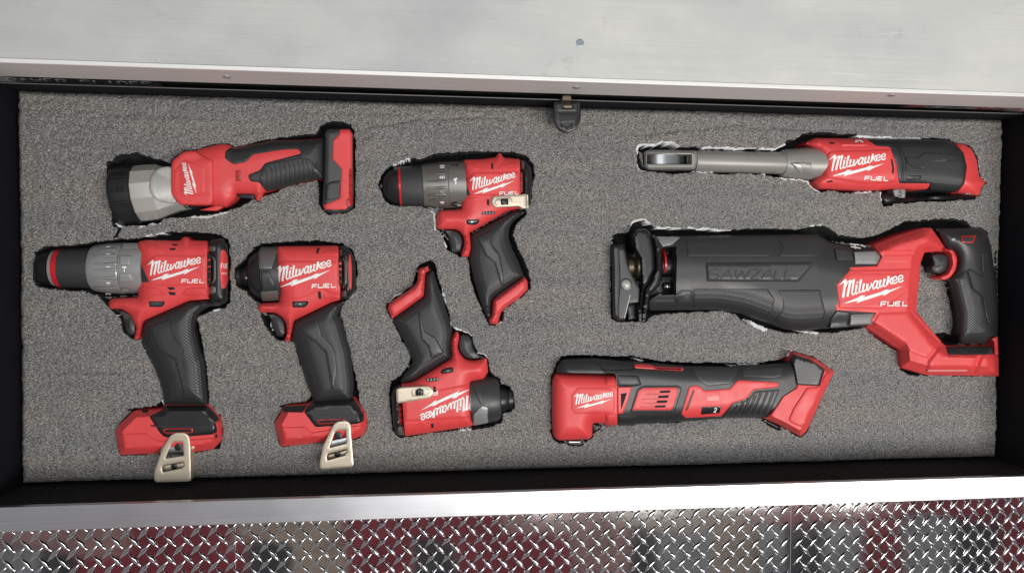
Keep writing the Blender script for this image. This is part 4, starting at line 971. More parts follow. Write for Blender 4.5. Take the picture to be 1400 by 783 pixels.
ridge(t, 'cover_seam', MT1((380, 78), (420, 125), (470, 168), (560, 170), (680, 165), (690, 150)), 2.4, H, BLK, 1.6)
lv = MT1((680, 124), (730, 118), (800, 124), (845, 138), (1035, 148), (1052, 150), (1050, 168), (1020, 172), (690, 152))
patch(t, 'release_lever', lv, hmax(H, const(6)), RED, off=3, r=1.5, depth=4, rc=1.5, holes=[MT1((820, 134), (845, 146), (1030, 156), (1030, 162), (860, 156))])
patch(t, 'barrel_ring', MT1((562, 202), (718, 206), (742, 276), (680, 288), (562, 286)), H, RUB, off=2, r=4, depth=3)
patch(t, 'barrel_ring', MT1((562, 492), (690, 490), (745, 495), (690, 572), (565, 576)), H, RUB, off=2, r=4, depth=3)
patch(t, 'cooling_frame', MT1((564, 290), (668, 288), (642, 390), (602, 486), (564, 490)), H, RED, off=2, r=1.2, depth=3)
patch(t, 'cooling_slot', MT1((588, 340), (634, 334), (590, 458)), plus(H, 2), PIT, off=.3, e=.1, r=.5, depth=.4, rc=.5)
patch(t, 'vent_frame', MT1((655, 480), (712, 300), (760, 280), (1010, 278), (1040, 300), (985, 470), (960, 482)), H, CHARC, off=1.6, r=1.5, depth=2)
vp = MT1((670, 460), (718, 316), (750, 296), (1000, 292), (1014, 318), (972, 448), (950, 462)); patch(t, 'vent_panel', vp, plus(H, 1.6), RED, off=1.2, r=1.4, rc=2)
slots(t, plus(H, 2.8), [MT1((878, 318), (955, 314), (950, 332), (873, 334)), MT1((866, 354), (942, 350), (938, 370), (862, 372)), MT1((856, 390), (932, 388), (928, 406), (850, 408)), MT1((842, 427), (920, 425), (914, 440), (838, 442))])
for y0, x0, x1 in ((345, 770, 870), (380, 740, 860), (412, 760, 850), (437, 730, 838)): ridge(t, 'vent_line', MT1((x0, y0), (x1, y0-4)), 1.2, plus(H, 2.8), DKRED, .2)
rp = MT2((6, 545), (66, 340), (96, 332), (140, 335), (182, 370), (366, 355), (426, 292), (725, 310), (726, 345), (540, 365), (492, 430), (386, 465), (302, 560), (40, 573))
patch(t, 'side_cover', rp, H, RED, off=1.5, r=1.6, rc=2)
patch(t, 'side_groove', MT2((95, 364), (109, 367), (62, 500), (46, 521), (37, 515)), plus(H, 1.5), DKRED, off=.3, e=.1, r=.6, depth=.4)
patch(t, 'dial_window', MT2((162, 491), (301, 486), (290, 537), (151, 547)), plus(H, 1.5), BLK, off=.5, e=.2, r=.6, depth=.5, rc=.5)
ridge(t, 'dial_edge', MT2((232, 490), (228, 542)), 1, plus(H, 2.0), CHARC, .4)
text(t, 'number', '2', MT2((244, 530))[0], (4.2, -.2), (1.2, -5.4), plus(H, 2.0), WHITE, w=1.1)
text(t, 'faded_badge', '81300', MT2((192, 444))[0], (2.4, 0), (0, -5.2), plus(H, 1.5), PINKP, w=1.1, gap=.15) if False else None
patch(t, 'faded_badge', MT2((194, 412), (278, 408), (286, 420), (284, 442), (196, 446)), plus(H, 1.5), PINKP, off=.3, e=.1, r=.4, depth=.3, rc=1)
for x0 in (208, 226, 244, 262): ridge(t, 'badge_line', MT2((x0, 416), (x0, 440)), .8, plus(H, 1.8), RED, .15)
patch(t, 'upper_inlay', MT2((85, 212), (420, 206), (420, 235), (370, 320), (200, 340), (150, 305)), H, CHARC, off=.9, r=1.2)
patch(t, 'upper_inlay', MT2((455, 206), (755, 196), (748, 262), (692, 276), (465, 266)), H, CHARC, off=.9, r=1.2)
gp = MT2((388, 470), (500, 440), (552, 375), (735, 360), (702, 440), (652, 552), (560, 570), (312, 572))
patch(t, 'ribbed_grip', gp, H, CHARC, off=1.2, r=1.8, rc=2)
for i in range(7):
    x = 640-i*44; yt = 372+ (0 if i < 3 else (i-2)*24); dx = -22 if i < 4 else -18
    ridge(t, 'grip_rib', MT2((x+48, yt+8), (x+20, min(yt+80, 520)), (x+48+dx*3.2, 545)), 4.2, plus(H, 1.2), RUB, 1.0)
fp = MT2((835, 85), (990, 130), (1137, 230), (1100, 310), (930, 672), (886, 708), (740, 628), (612, 572), (738, 388), (830, 330), (800, 165))
Hf = pillow(fp, 5, 21, 7, kind='chamfer', rc=1)
patch(t, 'battery_foot', fp, Hf, RED, off=1, r=1.5, body=True, rc=1, rings=(7,), sharp=25)
patch(t, 'foot_cover', MT2((835, 102), (960, 140), (1066, 210), (1028, 337), (850, 326), (742, 386), (752, 300), (800, 240), (806, 165)), plus(Hf, 1), BLK, off=1.6, r=2.5, rc=3, step=1.7)
ridge(t, 'foot_edge', MT2((1070, 212), (1034, 340), (850, 330), (746, 388)), 1.6, plus(Hf, 1), RED, 1.2)
patch(t, 'foot_block', MT2((800, 590), (838, 500), (940, 345), (1028, 342), (1076, 240), (1128, 240), (940, 658), (832, 614)), plus(Hf, 1), RED, off=2.5, r=3.5, rc=4)
patch(t, 'clamp_flange', MT1((158, 684), (200, 722), (288, 727), (335, 690)), const(-4), BLK, off=3, r=2, body=True)
patch(t, 'clamp_flange', MT1((200, 690), (300, 688), (290, 705), (205, 708)), const(1), STEEL, off=1, r=1.5, depth=5)
patch(t, 'light_ring', MT1((378, 560), (448, 572), (432, 606), (380, 632)), const(-6), BLK, off=3, r=2, body=True)
patch(t, 'latch_button', MT2((600, 578), (660, 595), (745, 640), (742, 655), (715, 655), (640, 615)), const(-6), BLK, off=3, r=2, body=True)
disc(t, 'head_stud', MT1((88, 300))[0], 1.8, 8, BRASS)
GAPS += [[(762, 497), (767, 488), (790, 485), (870, 488), (905, 494), (940, 497), (985, 497), (1030, 497), (1064, 493), (1075, 490), (1083, 479), (1088, 482), (1080, 500), (1030, 504), (940, 504), (870, 495), (775, 497)], [(754, 517), (762, 497), (766, 505), (757, 540)], [(752, 585), (757, 600), (765, 604), (800, 607), (770, 595)]]
FRINGE += [[(868, 491), (880, 493)], [(1078, 488), (1084, 480)], [(1000, 500), (1040, 497)]]

# ================================================================== long reach ratchet
t = Tool('ratchet_wrench', 'long grey necked cordless ratchet with red barrel at the top right', 'ratchet', (1110, 225))
A, B = RW1((520, 246))[0], RW1((1225, 262))[0]; zc = -3
lathe(t, 'neck_tube', A, B, [(0, 13.6), (3, 14.2), (60, 14.2), (122, 14.6), (124, 14.2)], zc, SHAFT, seg=44)
fk = RW1((112, 186), (145, 169), (515, 170), (545, 220), (541, 262), (506, 322), (150, 322), (112, 300))
sl = RW1((135, 196), (480, 202), (480, 278), (135, 276))
Hf = pillow(fk, -2, 9, 5, rc=3)
patch(t, 'ratchet_head', fk, Hf, SHAFT, off=1, r=1.2, body=True, rc=3, holes=[sl])
drum = RW1((128, 200), (478, 204), (478, 276), (128, 274))
def HdrumF(P):
    c = RW1((285, 238))[0]; x = (P[:, 0]-c[0])/27.0
    return -10+15*np.sqrt(np.maximum(0, 1-np.clip(np.abs(x), 0, 1)**2))
patch(t, 'drive_drum', drum, HdrumF, STEEL, e=0, r=.6, step=1.5, depth=4, rc=0)
patch(t, 'slot_back', RW1((440, 200), (480, 200), (480, 278), (440, 278)), const(-4), BLK, off=.5, r=.5, depth=6)
patch(t, 'slot_back', RW1((108, 196), (150, 196), (152, 278), (108, 278)), const(-3), BLK, off=.5, r=.5, depth=6)
pn = [(0, 15.5), (1, 17), (6, 18.3), (12, 19), (36, 21.5), (54, 22.5), (68, 22), (76, 20.5)]
A2, B2 = RW1((1200, 260))[0], RW2((210, 262))[0]
lathe(t, 'gear_neck', A2, B2, pn, zc-2, SHAFT, seg=44); Hn = cylH(A2, B2, pn, zc-2)
patch(t, 'wrench_flat', RW2((0, 264), (60, 260), (146, 263), (150, 345), (118, 362), (30, 290)), Hn, SHAFT, off=1.4, r=1, depth=3, rc=1)
patch(t, 'wrench_flat_inner', RW2((20, 268), (84, 265), (86, 350), (40, 302)), plus(Hn, 1.4), GEAR, off=.6, r=.8, depth=1, rc=1)
bd = RW2((95, 132), (165, 93), (520, 98), (1080, 106), (1132, 130), (1180, 131), (1240, 166), (1276, 240), (1291, 350), (1340, 396), (1310, 432), (1294, 490), (1140, 470), (950, 452), (700, 442), (550, 455), (200, 442), (150, 392), (206, 340), (216, 270), (190, 180), (130, 147))
H = pillow(bd, 1, 19, 26, rc=4)
patch(t, 'housing', RW2((95, 132), (165, 93), (520, 98), (640, 100), (900, 200), (960, 410), (936, 446), (700, 442), (550, 455), (200, 442), (150, 392), (206, 340), (216, 270), (190, 180), (130, 147)), H, RED, off=.4, r=1.5, body=True, rc=3)
patch(t, 'logo_panel', RW2((222, 345), (226, 240), (272, 182), (690, 168), (734, 280), (736, 398), (520, 412), (260, 372)), H, RED, off=2, e=1.8, r=3, kind='chamfer', rc=2); Hp = plus(H, 2)
emblem(t, RW2((290, 352))[0], RW2((650, 265))[0], Hp)
slots(t, plus(H, .6), [RW2((266, 122), (300, 122), (308, 134), (276, 134)), RW2((250, 388), (290, 384), (296, 394), (262, 398))]); slots(t, Hp, [RW2((688, 236), (700, 240), (712, 300), (708, 344), (696, 330), (700, 300))])
patch(t, 'upper_facet', RW2((330, 112), (500, 108), (560, 150), (352, 150)), H, RED, off=1.6, r=2, kind='chamfer')
P_, F_ = [], []
for pts in (((448, 108), (470, 118)), ((470, 106), (500, 122)), ((446, 118), (456, 120))): stroke_quads(RW2(*pts), 1.6, plus(H, 1.8), .3, P_, F_, t)
mesh_obj('worn_print', P_, F_, WHITE, t.root, t.c, smooth=False)
gp = RW2((516, 99), (1080, 106), (1132, 142), (1190, 200), (1207, 290), (1192, 400), (1140, 462), (950, 452), (962, 405), (745, 405), (728, 280), (684, 155), (590, 150), (555, 125))
patch(t, 'handle', gp, H, GRIP, off=1.4, r=1.8, body=True, rc=3)
ridge(t, 'handle_seam', RW2((700, 130), (745, 170), (772, 260), (770, 385), (940, 390)), 2.2, plus(H, 1.4), RUB, .8)
ridge(t, 'handle_seam', RW2((735, 125), (775, 190), (795, 260), (795, 320)), 1.6, plus(H, 1.4), RUB, .8)
patch(t, 'grip_inlay', RW2((790, 222), (880, 225), (920, 192), (1150, 210), (1156, 254), (978, 258), (930, 302), (900, 308), (830, 290), (800, 260)), plus(H, 1.4), INLAY, off=1.6, r=1.0)
text(t, 'embossed_mark', 'M12', RW2((806, 380))[0], (5.0, 0), (1.0, -5), plus(H, 1.4), BLK, w=1.2) if False else None
patch(t, 'embossed_badge', RW2((806, 352), (900, 350), (894, 378), (800, 382)), plus(H, 1.4), BLK, off=.7, r=.8, rc=.5)
for x0 in (820, 840, 862, 882): ridge(t, 'badge_line', RW2((x0, 356), (x0-6, 376)), 1.2, plus(H, 2.1), CHARC, .4)
rr = RW2((1130, 130), (1180, 132), (1240, 166), (1276, 240), (1291, 350), (1340, 396), (1310, 432), (1294, 490), (1140, 470), (1192, 402), (1209, 290), (1186, 195))
patch(t, 'battery_foot', rr, H, RED, off=.8, r=1.5, body=True, rc=2)
patch(t, 'foot_plate', RW2((1195, 449), (1276, 452), (1272, 480), (1195, 479)), const(6), LGREY, off=2, r=1, depth=4); disc(t, 'plate_hole', RW2((1218, 463))[0], 1.6, 8.4, PIT, seg=10)
lvp = RW2((622, 510), (628, 478), (650, 470), (705, 478), (722, 502), (780, 502), (1000, 480), (1130, 472), (1275, 486), (1258, 515), (1130, 520), (900, 526), (700, 545), (652, 555), (626, 535))
patch(t, 'paddle_lever', lvp, pillow(lvp, -8, 2, 6), BLK, e=0, r=1, body=True, rc=3)
patch(t, 'lever_link', RW2((700, 446), (746, 440), (748, 475), (730, 500), (712, 490)), const(-1), GEAR, off=3, r=1.5, depth=12)
patch(t, 'lever_link', RW2((752, 440), (792, 446), (786, 502), (756, 496)), const(-1), GEAR, off=4, r=2.5, depth=12)
GAPS += [RW1((66, 165), (88, 132), (220, 132), (262, 112), (290, 106), (340, 116), (382, 146), (550, 160), (700, 158), (900, 166), (1110, 170), (1195, 130), (1205, 100), (1290, 95), (1390, 40), (1390, 180), (1200, 200), (500, 200), (110, 200)),
         RW2((0, 140), (30, 118), (90, 70), (250, 60), (320, 70), (455, 75), (460, 96), (520, 110), (165, 110), (90, 160)), RW2((455, 95), (700, 97), (1000, 106), (1080, 100), (1125, 126), (1140, 140), (1000, 125)),
         RW1((66, 165), (64, 290), (72, 320), (200, 330), (330, 348), (520, 342), (700, 345), (900, 348), (1180, 378), (1300, 385), (1380, 410), (1395, 440), (1395, 380), (1180, 330), (520, 300), (100, 300)),
         RW2((0, 375), (80, 378), (130, 400), (160, 440), (200, 458), (440, 462), (560, 462), (600, 448), (625, 470), (618, 520), (640, 556), (690, 552), (720, 500), (700, 440), (250, 430), (150, 390)), RW2((790, 445), (1140, 462), (1140, 480), (790, 500))]
FRINGE += [RW1((64, 200), (72, 155), (92, 128), (150, 134)), RW1((62, 285), (75, 322), (100, 330)), RW1((150, 134), (220, 130), (268, 106), (340, 112), (382, 140)), RW1((560, 156), (700, 152), (860, 160), (1000, 160), (1105, 164)), RW1((700, 158), (900, 162)), RW1((1105, 166), (1150, 148), (1195, 128)),
           RW1((500, 335), (560, 340), (640, 336)), RW1((1010, 350), (1040, 356)), RW1((1160, 378), (1200, 388), (1300, 388), (1380, 414)), RW1((1180, 384), (1300, 390)), RW2((0, 376), (70, 378), (130, 405), (160, 440), (200, 458)), RW2((440, 464), (552, 464)), RW2((455, 84), (600, 90), (700, 92)), RW2((600, 92), (800, 98), (900, 102)), RW2((622, 470), (616, 500), (622, 525))]

# ================================================================== reciprocating saw
t = Tool('reciprocating_saw', 'big black bodied reciprocating saw with red D shaped handle at the right', 'reciprocating saw', (1110, 400))
bp = S1((300, 585), (292, 560), (300, 518), (372, 478), (455, 430), (460, 250), (340, 215), (335, 145), (480, 142)) + S2((0, 103), (130, 103), (190, 140), (290, 155), (400, 172), (430, 205), (405, 250), (420, 400), (400, 468), (370, 528), (180, 541), (60, 550), (0, 548)) + S1((1100, 696), (1000, 660), (850, 605), (700, 580))
H = pillow(S1((200, 585), (200, 142)) + S2((0, 103), (130, 103), (190, 140), (290, 155), (470, 172), (470, 528), (180, 541), (60, 550), (0, 548)) + S1((1100, 696), (1000, 660), (850, 605), (700, 580)), 1, 24, 44, rc=6)
win = S1b((388, 226), (482, 216), (482, 520), (388, 522))
patch(t, 'body', bp, H, RUB, e=0, r=1.5, body=True, rc=3, holes=[win])
ins = [S1((512, 155), (985, 142), (1032, 215), (1005, 264), (525, 262)), S1((1060, 264), (1092, 212), (1055, 150), (1125, 145)) + S2((135, 118), (176, 160), (130, 206)),
       S1((558, 456), (1000, 456), (1042, 520), (1022, 590), (985, 622), (855, 592), (700, 572), (556, 570)), S1((1062, 462),) + S2((140, 360), (166, 470), (132, 538), (60, 545)) + S1((1105, 690), (1035, 652), (1086, 585), (1094, 520))]
for i, p in enumerate(ins): patch(t, 'grip_inlay', p, H, GRIP if i > 1 else INLAY, off=1.0, r=1.6, rc=2)
patch(t, 'grip_inlay', S1((298, 545), (330, 516), (440, 518), (448, 545), (470, 560), (462, 578), (298, 576)), H, GRIP, off=1.0, r=1.4, rc=2)
patch(t, 'name_panel', S1((628, 298), (1288, 294), (1182, 414), (636, 412)), H, RUB, off=2.0, e=2, r=3.5, kind='chamfer', rc=1)
Hn = plus(H, 2.0)
x = 642
for ch in 'SAWZALL':
    wd = {'S': 66, 'A': 66, 'W': 92, 'Z': 58, 'L': 50}[ch]
    for sgm in GL[ch]:
        ridge(t, 'embossed_letter', S1(*[(x+a*wd+b*16, 396-b*54) for a, b in sgm]), 2.6, Hn, CHARC, .9)
    x += wd+ {'S': 12, 'A': 6, 'W': 12, 'Z': 6, 'L': 10}[ch]
patch(t, 'icon_frame', S1((440, 500), (492, 462), (552, 465), (546, 545), (462, 548)), H, RUB, off=1.6, r=1.5, rc=1)
patch(t, 'icon_plate', S1((464, 490), (498, 474), (540, 474), (534, 536), (470, 538)), plus(H, 1.6), CHARC, off=.7, r=1, rc=1)
for x0 in (482, 490, 498): ridge(t, 'icon_line', S1((x0, 494), (x0, 522)), 1.0, plus(H, 2.3), BLK, .4)
# blade window
patch(t, 'window_floor', S1b((384, 222), (486, 212), (486, 524), (384, 526)), const(-8), PIT, off=.5, r=.5, depth=2, rc=0)
lathe(t, 'blade_spindle', S1b((388, 340))[0], S1b((482, 340))[0], [(0, 12), (.5, 15), (4, 16), (12, 17), (20, 16)], -7, BLK, seg=36); 
lathe(t, 'red_ring', S1b((402, 318))[0], S1b((430, 318))[0], [(0, 17), (.6, 19.0), (2.6, 19.0), (3.2, 17)], -7, REDRING, seg=36)
patch(t, 'spindle_gap', S1b((388, 408), (480, 408), (480, 430), (388, 430)), const(9), PIT, off=.4, r=.4, depth=10, rc=0)
lathe(t, 'work_light', S1b((400, 466))[0], S1b((452, 466))[0], [(0, 3), (1, 5), (9, 5.5), (10, 3)], 4, BLK, seg=16); disc(t, 'lamp_glint', S1b((427, 466))[0], 2.2, 10.2, STEEL, seg=8)
patch(t, 'grey_wedge', S1b((358, 153), (508, 157), (455, 206), (396, 216), (375, 190)), hmax(H, const(8)), GEAR, off=1.5, r=1, depth=3, rc=1)
# nose and shoe
ng = S1b((200, 150), (240, 106), (300, 104), (326, 140), (346, 230), (352, 352), (320, 432), (282, 492), (266, 690), (244, 690), (240, 585), (256, 480), (250, 300), (216, 245))
patch(t, 'nose_guard', ng, pillow(ng, 6, 19, 5), BLK, e=0, r=1.2, body=True, rc=4)
co = S1b((324, 138), (360, 150), (388, 232), (388, 402), (372, 462), (320, 512), (302, 600), (286, 690), (262, 690), (282, 492), (322, 432), (354, 352), (346, 222))
patch(t, 'front_collar', co, pillow(co, 8, 20, 4), RUB, e=0, r=1.2, body=True, rc=3)
so = S1b((72, 222), (84, 204), (120, 196), (158, 200), (172, 260), (200, 390), (248, 470), (250, 572), (186, 582), (160, 682), (118, 686), (80, 660))
patch(t, 'shoe', so, pillow(so, 0, 14, 5), BLK, e=0, r=1.2, body=True, rc=3)
patch(t, 'shoe_plate', S1b((118, 234), (154, 230), (176, 330), (215, 420), (250, 478), (247, 568), (186, 574), (156, 672), (118, 672), (112, 610), (128, 450)), const(14.5), CHARC, off=1.5, r=2, depth=4, rc=2)
ridge(t, 'shoe_edge', S1b((192, 520), (155, 668)), 1.4, const(16), SILV, .4)
disc(t, 'shoe_bolt_seat', S1b((167, 454))[0], 7.4, 17, BLK, seg=24); disc(t, 'shoe_bolt', S1b((167, 454))[0], 5.6, 18.8, LGREY, thick=3, dome=1.2, seg=24)
lathe(t, 'blade_clamp', S1b((180, 345))[0], S1b((262, 345))[0], [(0, 9), (1, 12), (7, 13), (8, 11), (12, 17), (18, 18)], -4, BRASS, seg=28)
lathe(t, 'guide_pin', S1b((226, 150))[0], S1b((232, 262))[0], [(0, 4), (2, 5), (14, 5), (15, 3.5), (24, 3.5)], 4, BRASS, seg=16)
patch(t, 'pivot_pin', S1b((166, 590), (200, 575), (240, 570), (242, 670), (180, 680)), const(-4), BLK, off=3, r=3, body=True)
# red frame
rp = S2((400, 172), (388, 152), (500, 108), (625, 72), (658, 74), (692, 120), (724, 170), (760, 176), (778, 215), (771, 264), (746, 302), (715, 316), (698, 300), (735, 285), (755, 240), (746, 192), (700, 183), (625, 188), (608, 235), (588, 460), (700, 600), (725, 622), (955, 618), (968, 660), (972, 762), (635, 757), (518, 722), (510, 640), (352, 535), (400, 468), (215, 456), (197, 335), (280, 255), (405, 250), (430, 205))
Hr = pillow(S2((180, 100), (388, 152), (500, 108), (625, 72), (658, 74), (692, 120), (724, 170), (700, 183), (625, 188), (608, 235), (588, 460), (700, 600), (725, 622), (955, 618), (972, 762), (635, 757), (518, 722), (510, 640), (352, 535), (150, 520)), 5, 22, 13, kind='chamfer', rc=1)
patch(t, 'frame', rp, Hr, RED, off=1.2, r=1.5, body=True, rc=1, rings=(13,), step=2.5, sharp=25)
patch(t, 'logo_panel', S2((212, 335), (278, 268), (560, 262), (560, 362), (432, 450), (228, 448)), Hr, RED, off=2.6, e=1.4, r=2.5, kind='chamfer', rc=1.5)
patch(t, 'logo_recess', S2((232, 332), (282, 284), (546, 284), (546, 350), (360, 432), (238, 432)), plus(Hr, 2.6), RED, off=.6, e=1.0, r=1.6, rc=1)
emblem(t, S2((250, 423))[0], S2((525, 342))[0], plus(Hr, 3.2))
patch(t, 'upper_facet', S2((400, 160), (520, 112), (625, 78), (655, 80), (684, 120), (710, 168), (620, 184), (430, 188)), Hr, RED, off=2.6, r=3, kind='chamfer', rc=1)
patch(t, 'recessed_facet', S2((432, 194), (596, 190), (556, 240), (432, 240)), plus(Hr, 1.2), RED, off=.5, e=1.5, r=2.5, kind='chamfer', rc=1)
patch(t, 'lower_facet', S2((370, 530), (410, 462), (560, 455), (705, 610), (640, 690), (520, 640)), Hr, RED, off=2.6, r=4, kind='chamfer', rc=2)
ridge(t, 'frame_edge', S2((560, 450), (700, 602)), 3, plus(Hr, 1.5), RED, .8)
patch(t, 'foot_block', S2((632, 757), (640, 690), (692, 624), (724, 622), (738, 658), (886, 662), (850, 757)), plus(Hr, 1.2), RED, off=3.4, r=5, kind='chamfer', rc=1, sharp=25)
patch(t, 'foot_block', S2((852, 759), (888, 663), (955, 664), (970, 674), (971, 761)), plus(Hr, 1.2), RED, off=3.4, r=5, kind='chamfer', rc=1, sharp=25)
patch(t, 'foot_groove', S2((640, 733), (826, 732), (824, 740), (640, 741)), plus(Hr, 4.6), PINKP, off=.2, e=.1, r=.4, depth=.3)
patch(t, 'foot_cover', S2((726, 626), (955, 622), (955, 662), (738, 662)), plus(Hr, 1.2), CHARC, off=2.4, r=2, rc=2)
# handle
hp = S2((690, 102), (668, 74), (880, 72), (915, 95), (936, 160), (960, 330), (970, 470), (966, 575), (936, 600), (900, 614), (790, 612), (775, 580), (779, 470), (745, 330), (718, 314), (765, 270), (776, 215), (756, 178), (722, 170))
Hh = pillow(hp, 1, 20, 26, rc=5)
patch(t, 'handle', hp, Hh, RUB, off=.6, r=1.5, body=True, rc=4)
patch(t, 'textured_grip', S2((746, 326), (820, 268), (845, 350), (892, 388), (920, 518), (960, 500), (962, 572), (786, 572), (780, 470)), plus(Hh, .6), GRIP, off=.9, r=1.4, rc=2)
patch(t, 'grip_inlay', S2((890, 185), (922, 182), (950, 330), (956, 470), (936, 520), (921, 515), (895, 388), (850, 352), (826, 272), (840, 262), (900, 300)), plus(Hh, .6), INLAY, off=1.6, r=1.0, rc=2)
ridge(t, 'handle_seam', S2((785, 566), (880, 572), (966, 572)), 2, plus(Hh, .6), CHARC, .8)
patch(t, 'lock_frame', S2((794, 111), (868, 107), (852, 146), (798, 142)), plus(Hh, .6), RED2, off=1.0, r=.8, depth=1, rc=1)
patch(t, 'lock_button', S2((802, 117), (858, 114), (846, 140), (806, 137)), plus(Hh, 1.6), CHARC, off=.5, e=.4, r=.8, depth=.5, rc=1)
patch(t, 'lock_symbol', S2((754, 122), (769, 122), (769, 132), (754, 132)), plus(Hh, .6), GREYP, off=.3, e=.1, r=.3, step=1.5, depth=.3, rc=0)
disc(t, 'handle_hole', S2((941, 328))[0], 4, 12.5, PIT)
patch(t, 'trigger', S2((650, 198), (690, 186), (748, 193), (757, 240), (737, 286), (702, 297), (660, 286), (650, 255), (664, 240)), const(-4), CHARC, off=17, e=12, r=10, body=True, rc=5)
patch(t, 'trigger_guard', S2((718, 173), (760, 176), (778, 215), (772, 266), (746, 304), (714, 318), (694, 304), (738, 288), (758, 240), (748, 188)), const(16), RED, off=3, r=3, depth=20, rc=4)
patch(t, 'end_hook', S2((936, 588), (966, 576), (970, 664), (950, 660), (948, 605)), const(14), RED, off=5, r=3, depth=30, rc=2)
# shoulder bars
for p1, p2, tip in ((((296, 182), (398, 179), (424, 206), (408, 246), (300, 246)), ((205, 168), (290, 172), (298, 226), (216, 226)), 0), (((280, 472), (402, 466), (382, 522), (277, 527)), ((186, 540), (188, 495), (220, 456), (282, 466), (274, 534)), 1)):
    patch(t, 'gear_bar', S2(*p1), const(19), BARG, off=4, e=4, r=5, depth=8, rc=2)
    patch(t, 'gear_bar_socket', S2(*p2), hmax(H, const(14)), CHARC, off=3, r=4, depth=6, rc=2)
P_, F_ = [], []
for pts in (((278, 148), (322, 152)), ((284, 160), (330, 168)), ((330, 152), (350, 162)), ((300, 150), (306, 170))): stroke_quads(S2(*pts), 1.6, hmax(H, Hr), 1.6, P_, F_, t)
mesh_obj('worn_print', P_, F_, WHITE, t.root, t.c, smooth=False)
GAPS += [[(835, 330), (838, 322), (846, 319), (860, 318), (860, 308), (868, 302), (878, 300), (888, 304), (895, 312), (930, 314), (980, 315), (1040, 312), (1090, 314), (1105, 310), (1125, 309), (1135, 312), (1145, 322), (1180, 326), (1200, 322), (1222, 312), (1236, 304), (1260, 301), (1300, 299), (1322, 303), (1328, 312), (1260, 318), (1190, 335), (1100, 325), (900, 325), (870, 330), (845, 440), (836, 435)],
         [(842, 436), (848, 440), (884, 440), (890, 432), (905, 428), (990, 424), (1008, 430), (1020, 440), (1050, 448), (1080, 456), (1140, 454), (1180, 448), (1060, 440), (990, 415), (900, 420)],
         [(1182, 446), (1200, 462), (1230, 482), (1232, 505), (1245, 512), (1260, 514), (1240, 480)], S2((690, 580), (712, 566), (775, 570), (790, 612), (726, 624)), S2((625, 186), (660, 186), (655, 200), (660, 290), (640, 240), (615, 230)), [(1362, 340), (1367, 400), (1367, 470), (1362, 470)]]
LOWER += [S2((612, 230), (640, 210), (660, 290), (715, 318), (745, 335), (779, 470), (775, 580), (700, 600), (588, 462))]
KEEP += [S2((616, 250), (645, 270), (662, 300), (715, 326), (738, 340), (768, 470), (764, 560), (705, 572), (598, 455))]
FRINGE += [[(860, 315), (864, 306), (872, 300.5), (882, 300), (890, 307)], [(836, 334), (838, 324)], [(900, 312), (930, 312.5)], [(940, 312), (985, 314), (1000, 314)], [(1018, 436), (1030, 441), (1045, 447)], [(1022, 440), (1050, 450)], [(1032, 446), (1046, 452)], [(1098, 454), (1120, 455)], [(1105, 308.5), (1122, 308)]]
